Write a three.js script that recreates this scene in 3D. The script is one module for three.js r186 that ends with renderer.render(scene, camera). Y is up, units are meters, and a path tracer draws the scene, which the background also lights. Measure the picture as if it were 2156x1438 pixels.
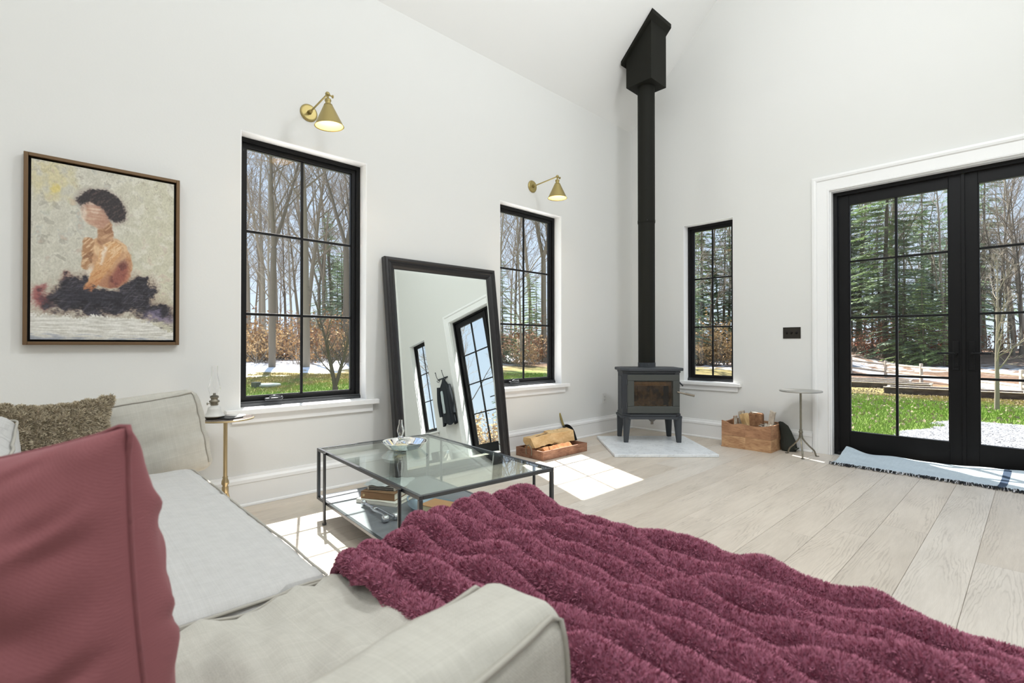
import * as THREE from 'three';
import { RoundedBoxGeometry } from 'three/addons/geometries/RoundedBoxGeometry.js';
import { mergeGeometries, mergeVertices, toCreasedNormals } from 'three/addons/utils/BufferGeometryUtils.js';
import { RectAreaLightUniformsLib } from 'three/addons/lights/RectAreaLightUniformsLib.js';
import { createNoise3D, createNoise2D } from 'simplex-noise';

// ---------------------------------------------------------------- camera, sky, sun, exposure
RectAreaLightUniformsLib.init();
const scene = new THREE.Scene();
const renderer = new THREE.WebGLRenderer({ antialias: true });
renderer.toneMapping = THREE.LinearToneMapping;
renderer.toneMappingExposure = 1.16;
renderer.shadowMap.enabled = true;

const EYE = new THREE.Vector3(-5.6474, 1.07, 3.6547), YAW = 0.809139, PITCH = 0.007645, FOCAL = 1054.51;
const camera = new THREE.PerspectiveCamera(2 * Math.atan(719 / FOCAL) * 180 / Math.PI, 2156 / 1438, 0.05, 400);
camera.position.copy(EYE);
camera.lookAt(EYE.x + Math.cos(YAW) * Math.cos(PITCH), EYE.y + Math.sin(PITCH), EYE.z - Math.sin(YAW) * Math.cos(PITCH));
camera.focus = 4.2;
camera.userData.fStop = 5.0;

{ // clear spring sky, paler towards the horizon
  const W = 128, H = 64, data = new Float32Array(W * H * 4);
  for (let j = 0; j < H; j++) for (let i = 0; i < W; i++) {
    const up = Math.sin(((j + 0.5) / H - 0.5) * Math.PI), t = Math.pow(Math.max(0, up), 0.5), o = (j * W + i) * 4;
    data[o] = 0.82 - 0.44 * t; data[o + 1] = 0.93 - 0.37 * t; data[o + 2] = 1.02 - 0.16 * t; data[o + 3] = 1;
  }
  const sky = new THREE.DataTexture(data, W, H, THREE.RGBAFormat, THREE.FloatType);
  sky.mapping = THREE.EquirectangularReflectionMapping; sky.magFilter = THREE.LinearFilter; sky.needsUpdate = true;
  scene.background = sky;
  scene.backgroundIntensity = 1.0;
}
const sun = new THREE.DirectionalLight(new THREE.Color(1.0, 0.965, 0.92), 15);
sun.position.set(-2 + 0.268 * 40, 40, 0 - 0.67 * 40);
sun.target.position.set(-2, 0, 0);
sun.castShadow = true;
sun.shadow.mapSize.set(4096, 4096);
Object.assign(sun.shadow.camera, { left: -45, right: 45, top: 45, bottom: -45, near: 1, far: 140 });
sun.shadow.bias = -0.0005;
scene.add(sun, sun.target);

// ---------------------------------------------------------------- helpers
function rng(seed) { let s = seed >>> 0; return () => { s = (s + 0x6d2b79f5) | 0; let t = Math.imul(s ^ (s >>> 15), 1 | s); t = (t + Math.imul(t ^ (t >>> 7), 61 | t)) ^ t; return ((t ^ (t >>> 14)) >>> 0) / 4294967296; }; }
const n3 = createNoise3D(rng(11)), n2 = createNoise2D(rng(12));
const fbm2 = (x, y, o = 4) => { let a = 0.5, s = 0; for (let i = 0; i < o; i++) { s += a * n2(x, y); x *= 2.03; y *= 2.03; a *= 0.5; } return s; };
const clamp = (x, a = 0, b = 1) => Math.min(b, Math.max(a, x)), lerp = (a, b, t) => a + (b - a) * t;
const sstep = (a, b, x) => { const t = clamp((x - a) / (b - a)); return t * t * (3 - 2 * t); };
const V = (x, y, z) => new THREE.Vector3(x, y, z);
const used = new Map();
function numbered(name) { const k = used.get(name) || 0; used.set(name, k + 1); return k ? name + '_' + String(k).padStart(3, '0') : name; }
function meta(o, label, category, group, kind) { o.userData.label = label; o.userData.category = category; if (group) o.userData.group = group; if (kind) o.userData.kind = kind; return o; }
function thing(name, label, category, [x, y, z] = [0, 0, 0], turn = 0, group) {
  const o = new THREE.Group(); o.name = numbered(name); o.position.set(x, y, z); o.rotation.y = turn; scene.add(o);
  return meta(o, label, category, group);
}
function struct(name, label, category = 'structure') { const o = new THREE.Group(); o.name = name; scene.add(o); return meta(o, label, category, null, 'structure'); }
function part(name, geo, mat, parent, label) {
  const m = new THREE.Mesh(Array.isArray(geo) ? merge(geo) : geo, mat); m.name = name; m.castShadow = m.receiveShadow = true;
  if (label) m.userData.label = label;
  parent.add(m); return m;
}
function single(name, geo, mat, label, category, pos = [0, 0, 0], turn = 0, group) {
  const m = part(numbered(name), geo, mat, scene); m.position.set(...pos); m.rotation.y = turn; return meta(m, label, category, group);
}
function clean(g) { const r = g.index ? g.toNonIndexed() : g.clone(); for (const k of Object.keys(r.attributes)) if (!['position', 'normal', 'uv'].includes(k)) r.deleteAttribute(k); if (!r.attributes.uv) r.setAttribute('uv', new THREE.BufferAttribute(new Float32Array(r.attributes.position.count * 2), 2)); return r; }
function merge(list) { return list.length === 1 ? list[0] : mergeGeometries(list.map(clean)); }
const box = (w, h, d, x = 0, y = 0, z = 0) => new THREE.BoxGeometry(w, h, d).translate(x, y, z);
const rbox = (w, h, d, r, x = 0, y = 0, z = 0, s = 2) => new RoundedBoxGeometry(w, h, d, s, Math.min(r, w / 2.01, h / 2.01, d / 2.01)).translate(x, y, z);
const span = (x0, x1, y0, y1, z0, z1, r = 0) => (r ? rbox : box)(...(r ? [x1 - x0, y1 - y0, z1 - z0, r, (x0 + x1) / 2, (y0 + y1) / 2, (z0 + z1) / 2, 1] : [x1 - x0, y1 - y0, z1 - z0, (x0 + x1) / 2, (y0 + y1) / 2, (z0 + z1) / 2]));
const cyl = (r1, r2, h, x = 0, y = 0, z = 0, s = 24) => new THREE.CylinderGeometry(r1, r2, h, s).translate(x, y, z);
const lathe = (pts, s = 32) => new THREE.LatheGeometry(pts.map(([a, b]) => new THREE.Vector2(a, b)), s);
function tube(pts, r, seg = 24, rad = 8, closed = false) { return new THREE.TubeGeometry(new THREE.CatmullRomCurve3(pts.map((p) => p.isVector3 ? p : V(...p)), closed, 'centripetal'), seg, r, rad, closed); }
function bar(a, b, r, s = 10) { const A = V(...a), B = V(...b), d = B.clone().sub(A), g = new THREE.CylinderGeometry(r, r, d.length(), s); g.applyQuaternion(new THREE.Quaternion().setFromUnitVectors(V(0, 1, 0), d.clone().normalize())); return g.translate((A.x + B.x) / 2, (A.y + B.y) / 2, (A.z + B.z) / 2); }
function boxUV(g, s = 1, du = 0, dv = 0) { // planar uv in metres by the way each face points
  g = g.index ? g.toNonIndexed() : g; const p = g.attributes.position, n = g.attributes.normal, uv = new Float32Array(p.count * 2);
  for (let i = 0; i < p.count; i++) { const ax = Math.abs(n.getX(i)), ay = Math.abs(n.getY(i)), az = Math.abs(n.getZ(i)); let u, v; if (ay >= ax && ay >= az) { u = p.getX(i); v = p.getZ(i); } else if (az >= ax) { u = p.getX(i); v = p.getY(i); } else { u = p.getZ(i); v = p.getY(i); } uv[i * 2] = u / s + du; uv[i * 2 + 1] = v / s + dv; }
  g.setAttribute('uv', new THREE.BufferAttribute(uv, 2)); return g;
}
// textures
function tex(w, h, f, srgb = true) {
  const d = new Uint8Array(w * h * 4);
  for (let j = 0; j < h; j++) for (let i = 0; i < w; i++) { const c = f(i / w, j / h, i, j), o = (j * w + i) * 4; d[o] = clamp(c[0], 0, 255); d[o + 1] = clamp(c[1], 0, 255); d[o + 2] = clamp(c[2], 0, 255); d[o + 3] = 255; }
  const t = new THREE.DataTexture(d, w, h); t.wrapS = t.wrapT = THREE.RepeatWrapping; t.magFilter = THREE.LinearFilter; t.minFilter = THREE.LinearMipmapLinearFilter; if (srgb) t.colorSpace = THREE.SRGBColorSpace; t.needsUpdate = true; return t;
}
const std = (color, roughness = 0.6, o = {}) => new THREE.MeshStandardMaterial({ color, roughness, ...o });
const phys = (color, roughness = 0.6, o = {}) => new THREE.MeshPhysicalMaterial({ color, roughness, ...o });
function tiled(t, su, sv = su) { const c = t.clone(); c.repeat.set(1 / su, 1 / sv); c.needsUpdate = true; return c; }

// linen weave, 0.25 m a side
const linenMap = (base, amp, seed) => { const r = rng(seed), row = [...Array(512)].map(() => r()), col = [...Array(512)].map(() => r()); return tex(512, 512, (u, v, i, j) => { const w = ((i >> 1) + (j >> 1)) % 2 ? 1 : -1, k = (row[j] - 0.5) * 1.1 + (col[i] - 0.5) * 1.1 + w * 0.35 + 0.6 * fbm2(u * 5 + seed, v * 5, 3); return base.map((c) => c + k * amp); }); };
const linenBump = tex(256, 256, (u, v, i, j) => { const a = Math.sin(i * Math.PI / 2) * Math.sin(j * Math.PI / 2); const c = 128 + 70 * a + 50 * n2(u * 60, v * 60); return [c, c, c]; }, false);
const plasterBump = tex(256, 256, (u, v) => { const c = 128 + 60 * fbm2(u * 24, v * 24, 4); return [c, c, c]; }, false);

const M = {
  wall: std(0xe6e6e3, 0.9, { bumpMap: tiled(plasterBump, 0.5), bumpScale: 0.0004 }),
  ceil: std(0xf0f0ee, 0.92),
  trim: std(0xf4f4f3, 0.42),
  black: phys(0x141415, 0.5, { specularIntensity: 0.45 }),
  blackGloss: phys(0x121213, 0.48, { specularIntensity: 0.4 }),
  alu: std(0x9a9a9c, 0.32, { metalness: 0.85 }),
  pane: phys(0xffffff, 0, { transmission: 1, thickness: 0, ior: 1.5 }),
  brass: std(0xaa9a66, 0.42, { metalness: 0.85 }),
  brassIn: std(0xe6c98c, 0.5, { metalness: 0.25 }),
  gold: std(0xc0ad88, 0.36, { metalness: 0.9 }),
  pewter: std(0x8b8678, 0.42, { metalness: 0.8 }),
  gunmetal: std(0x4a4c4e, 0.36, { metalness: 0.8 }),
  chrome: std(0xd4d6da, 0.16, { metalness: 1 }),
  iron: std(0x3a3e43, 0.6),
  flue: phys(0x181812, 0.7, { specularIntensity: 0.5 }),
  mirror: std(new THREE.Color().setRGB(0.84, 0.885, 0.855), 0.0, { metalness: 1 }),
};
// ---------------------------------------------------------------- room shell
const HE = 3.849, SL = 1.038, RZ = 3.22, RW = 6.44, RX = -10.7, RIDGE = HE + SL * RZ;
const WY0 = 0.645, WY1 = 2.508;
function rectHole(x0, x1, y0, y1) { const h = new THREE.Path(); h.moveTo(x0, y0); h.lineTo(x0, y1); h.lineTo(x1, y1); h.lineTo(x1, y0); h.closePath(); return h; }
const LW = [[-4.66, -3.75], [-2.33, -1.40], [-6.99, -6.08]];
const DZ0 = 2.255, DZ1 = 4.19, DH = 2.584;
const GW = [[0.722, 1.316], [RW - 1.316, RW - 0.722]];
{ // eave walls
  const make = (z0, name, label, holes) => {
    const s = new THREE.Shape(); s.moveTo(RX - 0.2, -0.35); s.lineTo(0.2, -0.35); s.lineTo(0.2, HE); s.lineTo(RX - 0.2, HE); s.closePath();
    for (const [a, b] of holes) s.holes.push(rectHole(a, b, WY0, WY1));
    const g = new THREE.ExtrudeGeometry(s, { depth: 0.2, bevelEnabled: false }).translate(0, 0, z0);
    part('plaster', g, M.wall, struct(name, label, 'wall'));
  };
  make(-0.2, 'wall_left', 'white plaster wall with the two tall black windows and brass lamps', LW);
  make(RW, 'wall_back', 'white plaster wall opposite the window wall', [LW[0], LW[2]]);
  const gable = (holes) => {
    const s = new THREE.Shape(); s.moveTo(0, -0.35); s.lineTo(RW, -0.35); s.lineTo(RW, HE); s.lineTo(RZ, RIDGE); s.lineTo(0, HE); s.closePath();
    for (const h of holes) s.holes.push(rectHole(...h));
    return new THREE.ExtrudeGeometry(s, { depth: 0.2, bevelEnabled: false }).rotateY(-Math.PI / 2);
  };
  part('plaster', gable([...GW.map(([a, b]) => [a, b, WY0, WY1]), [DZ0, DZ1, 0.0, DH]]).translate(0.2, 0, 0), M.wall, struct('wall_right', 'white gable wall with french door and narrow window', 'wall'));
  part('plaster', gable([]).translate(RX, 0, 0), M.wall, struct('wall_rear', 'white gable wall at the far end of the room', 'wall'));
  const s = new THREE.Shape(), t = 0.22;
  s.moveTo(-0.2, HE - SL * 0.2 + 0.2); s.lineTo(0, HE); s.lineTo(RZ, RIDGE); s.lineTo(RW, HE); s.lineTo(RW + 0.2, HE); s.lineTo(RW + 0.2, HE + t); s.lineTo(RZ, RIDGE + t + 0.12); s.lineTo(-0.2, HE + t); s.closePath();
  part('plaster', new THREE.ExtrudeGeometry(s, { depth: 11.1, bevelEnabled: false }).rotateY(-Math.PI / 2).translate(0.2, 0, 0), M.ceil, struct('ceiling', 'white sloped cathedral ceiling', 'ceiling'));
}
{ // oak floor, board by board
  const R = rng(5);
  const oak = (seed) => {
    const v0 = 0.3 + 0.4 * rng(seed)(), lean = (rng(seed + 1)() - 0.5) * 0.5;
    return tex(1024, 256, (u, v) => {
      const x = u * 2.2, y = v * 0.2175, per = Math.sin(u * Math.PI);
      const warp = 0.012 * fbm2(x * 1.6 + seed * 7, y * 9, 3) + 0.003 * n2(x * 7, y * 60 + seed);
      const yc = (v0 - 0.5) * 0.2 + lean * 0.06 * (x - 1.1) + 0.02 * n2(x * 0.7 + seed, 3.3);
      const d = (y - 0.109 - yc + warp), q = Math.sqrt(d * d + 0.0004) * 95 + (x * 3.1 + 1.2 * n2(x * 0.9, seed)) + 0.5 * fbm2(x * 3, y * 40 + seed, 3);
      const ring = Math.pow(0.5 + 0.5 * Math.sin(q * 5.2), 5), fine = n2(x * 14 + seed * 3, y * 900), med = fbm2(x * 3 + seed, y * 30, 3), blot = fbm2(x * 0.9 + seed, y * 3 + 9, 3);
      const patch = sstep(-0.25, 0.35, n2(x * 1.1 + seed * 2, y * 6));
      const k = -32 * ring * patch * (0.55 + 0.45 * fine) + 5 * fine + 6 * med + 10 * blot;
      return [213 + k, 204 + k * 1.02, 192 + k * 1.02];
    });
  };
  const maps = [21, 34, 48, 59, 67].map(oak), mats = [];
  const tones = [0xffffff, 0xf9f6f2, 0xfdfaf6, 0xf4f1ed];
  maps.forEach((m, i) => tones.forEach((t, j) => { if ((i + j) % 2 === 0 || j === 0) { const c = m.clone(); c.needsUpdate = true; mats.push(std(t, 0.46, { map: c, bumpMap: c, bumpScale: 0.0006 })); } }));
  const floor = struct('floor', 'pale limed oak plank floor', 'floor');
  const PW = 0.2175, known = { 0: -3.107, 1: -2.273, '-1': -1.974, '-3': -2.5, '-5': -2.678 }, cache = new Map();
  const plank = (len) => {
    const key = len.toFixed(3); if (cache.has(key)) return cache.get(key);
    const w = PW - 0.0012, h = 0.016, c = 0.0015, sh = new THREE.Shape(); // bevelled long edges
    sh.moveTo(-w / 2, -h); sh.lineTo(w / 2, -h); sh.lineTo(w / 2, -c); sh.lineTo(w / 2 - c, 0); sh.lineTo(-w / 2 + c, 0); sh.lineTo(-w / 2, -c); sh.closePath();
    const g = new THREE.ExtrudeGeometry(sh, { depth: len - 0.001, bevelEnabled: false }).rotateY(Math.PI / 2), p = g.attributes.position, uv = g.attributes.uv;
    for (let i = 0; i < p.count; i++) uv.setXY(i, p.getX(i) / 2.2, p.getZ(i) / PW + 0.5);
    cache.set(key, g); return g;
  };
  for (let k = -15; k <= 15; k++) {
    const zc = 3.22 + PW * (k + 0.5); if (zc - PW / 2 < -0.19 || zc + PW / 2 > RW + 0.18) continue;
    const L = 2.2, x1 = 0.18, x0 = RX - 0.18; let j = known[k] !== undefined ? known[k] : -3 + R() * L; while (j - L > x0) j -= L;
    let a = x0, i = 0;
    while (a < x1 - 0.01) { const b = Math.min(j + i * L, x1); if (b - a > 0.02) { const m = part(numbered('plank'), plank(b - a), mats[Math.floor(R() * mats.length)], floor); m.position.set(a, 0, zc); m.userData = {}; } a = Math.max(a, b); i++; }
  }
  part('underlay', span(RX - 0.2, 0.2, -0.3, -0.0165, -0.19, RW + 0.19), std(0x3a342c, 0.9), floor);
}
{ // baseboards: flat board, cap moulding
  const prof = (len) => { const s = new THREE.Shape(); s.moveTo(0, 0); s.lineTo(0.02, 0); s.lineTo(0.02, 0.15); s.lineTo(0.026, 0.155); s.lineTo(0.024, 0.175); s.lineTo(0.014, 0.19); s.lineTo(0.01, 0.207); s.lineTo(0, 0.207); s.closePath(); return new THREE.ExtrudeGeometry(s, { depth: len, bevelEnabled: false }); };
  const shoe = (len) => { const s = new THREE.Shape(); s.moveTo(0, 0); s.lineTo(0.03, 0); s.quadraticCurveTo(0.03, 0.018, 0.02, 0.018); s.lineTo(0, 0.018); s.closePath(); return new THREE.ExtrudeGeometry(s, { depth: len, bevelEnabled: false }); };
  const L = struct('baseboard_left', 'tall white baseboard along the window wall', 'baseboard'); // profile x -> +z
  part('board', prof(10.7).rotateY(-Math.PI / 2).translate(0, 0.001, 0), M.trim, L); part('shoe_moulding', shoe(10.7).rotateY(-Math.PI / 2).translate(0, 0.001, 0), M.trim, L);
  const Rr = struct('baseboard_right', 'tall white baseboard under the narrow window', 'baseboard');
  for (const [a, b] of [[0.0, 2.1], [4.345, RW]]) { part('board', prof(b - a).rotateY(Math.PI).translate(0, 0.001, b), M.trim, Rr); part('shoe_moulding', shoe(b - a).rotateY(Math.PI).translate(0, 0.001, b), M.trim, Rr); }
  const B = struct('baseboard_back', 'white baseboard along the wall opposite the windows', 'baseboard');
  part('board', prof(10.7).rotateY(Math.PI / 2).translate(-10.7, 0.001, RW), M.trim, B);
}
// casement window in local axes: x along the wall, y up, z towards the room; wall face at z = 0
function casement(name, label, x0, x1, place, crankAt) {
  const w = struct(name, label, 'window'), f = 0.034, s = 0.03;
  const X0 = x0 + 0.004, X1 = x1 - 0.004, Y0 = WY0 + 0.004, Y1 = WY1 - 0.004, put = (g) => place(g);
  const ring = (a, b, c, d, t, tb, z0, z1) => [span(a, a + t, c, d, z0, z1), span(b - t, b, c, d, z0, z1), span(a + t, b - t, d - t, d, z0, z1), span(a + t, b - t, c, c + tb, z0, z1)];
  part('frame', put(merge(ring(X0, X1, Y0, Y1, f, f, -0.17, -0.1))), M.black, w);
  part('sash', put(merge([...ring(X0 + f, X1 - f, Y0 + f, Y1 - f, s, s, -0.155, -0.115), ...ring(X0 + f + s, X1 - f - s, Y0 + f + s, Y1 - f - s, 0.006, 0.006, -0.15, -0.125)])), M.black, w);
  part('sill_rail', put(merge([span(X0, X1, Y0, Y0 + 0.022, -0.1, -0.086), span(X0, X1, Y0 + 0.024, Y0 + 0.034, -0.1, -0.093)])), M.gunmetal, w, 'grey metal sill rail');
  const g0 = X0 + f + s, g1 = X1 - f - s, h0 = Y0 + f + s, h1 = Y1 - f - s, mx = (g0 + g1) / 2, my = [1 / 3, 2 / 3].map((t) => h0 + (h1 - h0) * t), b = 0.0095;
  part('muntin', put(rbox(b * 2, h1 - h0, 0.014, 0.003, mx, (h0 + h1) / 2, -0.135, 1)), M.black, w);
  for (const y of my) part('muntin', put(rbox(g1 - g0, b * 2, 0.013, 0.003, mx, y, -0.135, 1)), M.black, w);
  const ys = [h0, ...my, h1];
  for (let c = 0; c < 2; c++) for (let r = 0; r < 3; r++) part('pane', put(new THREE.PlaneGeometry((g1 - g0) / 2, ys[r + 1] - ys[r]).translate(c ? (mx + g1) / 2 : (g0 + mx) / 2, (ys[r] + ys[r + 1]) / 2, -0.136)), M.pane, w);
  part('reveal', put(merge([span(x0, x0 + 0.006, WY0, WY1, -0.1, -0.0005), span(x1 - 0.006, x1, WY0, WY1, -0.1, -0.0005), span(x0 + 0.006, x1 - 0.006, WY1 - 0.006, WY1, -0.1, -0.0005)])), M.trim, w, 'white window reveal');
  part('stool', put(merge([span(x0 - 0.09, x1 + 0.09, WY0 - 0.036, WY0, 0.001, 0.05, 0.004), span(x0 + 0.001, x1 - 0.001, WY0 - 0.005, WY0 + 0.003, -0.1, 0.01)])), M.trim, w, 'white painted window stool');
  part('apron', put(span(x0 - 0.05, x1 + 0.05, WY0 - 0.095, WY0 - 0.037, 0.001, 0.018, 0.004)), M.trim, w);
  if (crankAt !== undefined) {
    const c = part('crank', put(merge([rbox(0.12, 0.024, 0.03, 0.008, crankAt, Y0 + 0.04, -0.082), tube([[crankAt - 0.03, Y0 + 0.055, -0.07], [crankAt, Y0 + 0.064, -0.062], [crankAt + 0.05, Y0 + 0.052, -0.068]], 0.007, 12, 8)])), M.gunmetal, w);
    part('knob', put(new THREE.SphereGeometry(0.011, 12, 8).translate(crankAt + 0.052, Y0 + 0.05, -0.066)), M.gunmetal, c);
  }
}
casement('window_1', 'tall black casement window beside the framed painting', -4.66, -3.75, (g) => g, -4.42);
casement('window_2', 'tall black casement window right of the leaning mirror', -2.33, -1.40, (g) => g, -2.06);
const onGable = (g) => g.rotateY(-Math.PI / 2); // x -> z, z -> -x : faces the room at x < 0
casement('window_3', 'narrow black casement window behind the wood stove', ...GW[0], onGable);
casement('window_4', 'narrow black casement window beyond the french door', ...GW[1], onGable);
casement('window_5', 'unseen tall black casement window behind the sofa, lets in bounce light', -6.99, -6.08, (g) => g);  // out of view, placed to bring more bounced sun into the room
const onBack = (g) => g.rotateY(Math.PI).translate(0, 0, RW);
casement('window_6', 'unseen black casement window on the opposite wall, lets in daylight', 3.75, 4.66, onBack);  // this and the next are unseen, placed to let daylight in from behind
casement('window_7', 'unseen black casement window on the opposite wall at the far end, lets in daylight', 6.08, 6.99, onBack);
{ // french door, casing
  const d = struct('door_1', 'black french door with two glazed leaves', 'door');
  const mid = (DZ0 + DZ1) / 2, put = (g) => g.rotateY(-Math.PI / 2), F = 0.045;
  part('jamb', put(merge([span(DZ0, DZ0 + F, 0.0, DH, -0.19, -0.07), span(DZ1 - F, DZ1, 0.0, DH, -0.19, -0.07), span(DZ0 + F, DZ1 - F, DH - F, DH, -0.19, -0.07)])), M.black, d);
  part('reveal', put(merge([span(DZ0, DZ0 + 0.012, 0.0, DH, -0.07, 0), span(DZ1 - 0.012, DZ1, 0.0, DH, -0.07, 0), span(DZ0 + 0.012, DZ1 - 0.012, DH - 0.012, DH, -0.07, 0)])), M.trim, d, 'white jamb lining');
  part('threshold', put(span(DZ0 + F, DZ1 - F, 0.0, 0.026, -0.2, -0.06)), std(0x232425, 0.4, { metalness: 0.4 }), d);
  const leaf = (a, b, hingeLeft) => {
    const st = 0.088, top = 0.098, bot = 0.205, y0 = 0.03, y1 = DH - F - 0.004, z0 = -0.145, z1 = -0.098;
    const l = part('door_leaf', put(merge([span(a, a + st, y0, y1, z0, z1, 0.003), span(b - st, b, y0, y1, z0, z1, 0.003), span(a + st, b - st, y1 - top, y1, z0, z1, 0.003), span(a + st, b - st, y0, y0 + bot, z0, z1, 0.003),
      span(a + st, a + st + 0.008, y0 + bot, y1 - top, -0.134, -0.106), span(b - st - 0.008, b - st, y0 + bot, y1 - top, -0.134, -0.106)])), M.blackGloss, d);
    const g0 = a + st + 0.008, g1 = b - st - 0.008, h0 = y0 + bot, h1 = y1 - top, mx = (g0 + g1) / 2, my = [0.25, 0.5, 0.75].map((t) => h0 + (h1 - h0) * t), ys = [h0, ...my, h1];
    part('muntin', put(rbox(0.02, h1 - h0, 0.03, 0.004, mx, (h0 + h1) / 2, -0.12, 1)), M.blackGloss, l);
    for (const y of my) part('muntin', put(rbox(g1 - g0, 0.02, 0.028, 0.004, mx, y, -0.12, 1)), M.blackGloss, l);
    for (let c = 0; c < 2; c++) for (let r = 0; r < 4; r++) part('pane', put(new THREE.PlaneGeometry((g1 - g0) / 2, ys[r + 1] - ys[r]).translate(c ? (mx + g1) / 2 : (g0 + mx) / 2, (ys[r] + ys[r + 1]) / 2, -0.12)), M.pane, l);
    const hx = hingeLeft ? b - st / 2 : a + st / 2, dir = hingeLeft ? -1 : 1;
    part('lever_handle', put(merge([rbox(0.042, 0.25, 0.01, 0.004, hx, 0.98, -0.092), cyl(0.012, 0.012, 0.05).rotateX(Math.PI / 2).translate(hx, 1.0, -0.066), tube([[hx, 1.0, -0.044], [hx + dir * 0.03, 1.002, -0.04], [hx + dir * 0.12, 1.0, -0.04]], 0.0085, 12, 8), cyl(0.016, 0.016, 0.014).rotateX(Math.PI / 2).translate(hx, 0.9, -0.086)])), M.blackGloss, l);
  };
  leaf(DZ0 + F + 0.004, mid - 0.006, true); leaf(mid + 0.006, DZ1 - F - 0.004, false);
  part('astragal', put(span(mid - 0.013, mid + 0.013, 0.03, DH - F - 0.004, -0.098, -0.084, 0.003)), M.blackGloss, d);
  const c = struct('trim_1', 'wide white door casing', 'door casing');
  const prof = [[0, 0], [0, 0.02], [0.012, 0.022], [0.02, 0.016], [0.105, 0.018], [0.112, 0.03], [0.13, 0.034], [0.15, 0.03], [0.155, 0]];
  const leg = (len) => { const s = new THREE.Shape(prof.map(([u, v]) => new THREE.Vector2(u, v))); return new THREE.ExtrudeGeometry(s, { depth: len, bevelEnabled: false }); }; // u out from the opening, v into the room
  // shape (u, v, w) -> up the wall: u -> z, v -> -x, w -> y
  const basis = (u, v, w) => new THREE.Matrix4().makeBasis(V(...u), V(...v), V(...w));
  const mitre = (g, far, near) => { const p = g.attributes.position; for (let i = 0; i < p.count; i++) { const u = p.getX(i), w = p.getZ(i); if (near && w < 1e-6) p.setZ(i, -u); if (far && w > 1e-6) p.setZ(i, w + u); } return g; };
  const flip = (g) => { g = g.index ? g.toNonIndexed() : g; const p = g.attributes.position.array; for (let i = 0; i < p.length; i += 9) for (let k = 0; k < 3; k++) { const t = p[i + 3 + k]; p[i + 3 + k] = p[i + 6 + k]; p[i + 6 + k] = t; } g.computeVertexNormals(); return g; };
  const flat = (g) => { g = g.index ? g.toNonIndexed() : g; g.computeVertexNormals(); return g; };
  part('casing_leg', flat(mitre(leg(DH - 0.001), true, false).applyMatrix4(basis([0, 0, -1], [-1, 0, 0], [0, 1, 0])).translate(0, 0.001, DZ0)), M.trim, c);
  part('casing_leg', flip(mitre(leg(DH - 0.001), true, false).applyMatrix4(basis([0, 0, 1], [-1, 0, 0], [0, 1, 0])).translate(0, 0.001, DZ1)), M.trim, c);
  part('casing_head', flat(mitre(leg(DZ1 - DZ0), true, true).applyMatrix4(basis([0, 1, 0], [-1, 0, 0], [0, 0, 1])).translate(0, DH, DZ0)), M.trim, c);
}
// soft upholstered block: rounded box with puffed faces, wrinkles; centred
function softField(w, h, d, r, puff, seed, wr = 0.004, wf = 6, aniso = [1, 1, 1], pin = 0) {
  const H = [w / 2, h / 2, d / 2];
  return (x, y, z) => {
    const p = [x, y, z], inn = p.map((v, i) => clamp(v, -(H[i] - r), H[i] - r)), dv = p.map((v, i) => v - inn[i]), L = Math.hypot(...dv) || 1, nrm = dv.map((v) => v / L), q = inn.map((v, i) => v + nrm[i] * Math.min(L, r));
    const u = p.map((v, i) => v / H[i]);
    for (let i = 0; i < 3; i++) { const a = (i + 1) % 3, b = (i + 2) % 3; q[i] += nrm[i] * (Array.isArray(puff) ? puff[i] : puff) * (1 - u[a] * u[a]) * (1 - u[b] * u[b]); }
    if (pin) { const k = 1 - pin * Math.pow(Math.abs(u[0] * u[1]), 1.5); void k; }
    const k = wr * (n3(x * wf * aniso[0] + seed, y * wf * aniso[1], z * wf * aniso[2]) + 0.5 * n3(x * wf * 2.3 * aniso[0] + seed, y * wf * 2.3 * aniso[1] + 3, z * wf * 2.3 * aniso[2]));
    return V(q[0] + nrm[0] * k, q[1] + nrm[1] * k, q[2] + nrm[2] * k);
  };
}
function softBlock(w, h, d, r, puff, seed, wr, wf, aniso, cell = 0.025) {
  const g0 = new THREE.BoxGeometry(w, h, d, Math.max(4, Math.round(w / cell)), Math.max(4, Math.round(h / cell)), Math.max(4, Math.round(d / cell)));
  g0.deleteAttribute('normal'); const uv = g0.attributes.uv; g0.deleteAttribute('uv'); void uv;
  const g = mergeVertices(g0, 1e-5), f = softField(w, h, d, r, puff, seed, wr, wf, aniso), p = g.attributes.position;
  for (let i = 0; i < p.count; i++) { const v = f(p.getX(i), p.getY(i), p.getZ(i)); p.setXYZ(i, v.x, v.y, v.z); }
  g.computeVertexNormals(); return g;
}
function triUV(g, s) { // metre uv on a smooth mesh, by dominant normal, keeping smooth normals
  return boxUV(g.index ? g.toNonIndexed() : g, s);
}
// piping that runs along a box edge loop of a soft block, at a height given as a share of half height
function pipingLoop(w, h, d, r, puff, seed, wr, wf, aniso, yy, rad = 0.004) {
  const f = softField(w, h, d, r, puff, seed, wr, wf, aniso), pts = [], y = yy * h / 2, c = r * 0.9, N = 14;
  const edge = (a, b) => { for (let i = 0; i < N; i++) { const t = i / N; pts.push(f(lerp(a[0], b[0], t), y, lerp(a[1], b[1], t))); } };
  const X = w / 2, Z = d / 2; edge([-X, -Z + c], [-X, Z - c]); edge([-X, Z - c], [-X + c, Z]); edge([-X + c, Z], [X - c, Z]); edge([X - c, Z], [X, Z - c]); edge([X, Z - c], [X, -Z + c]); edge([X, -Z + c], [X - c, -Z]); edge([X - c, -Z], [-X + c, -Z]); edge([-X + c, -Z], [-X, -Z + c]);
  return tube(pts, rad, pts.length * 2, 6, true);
}
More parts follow.
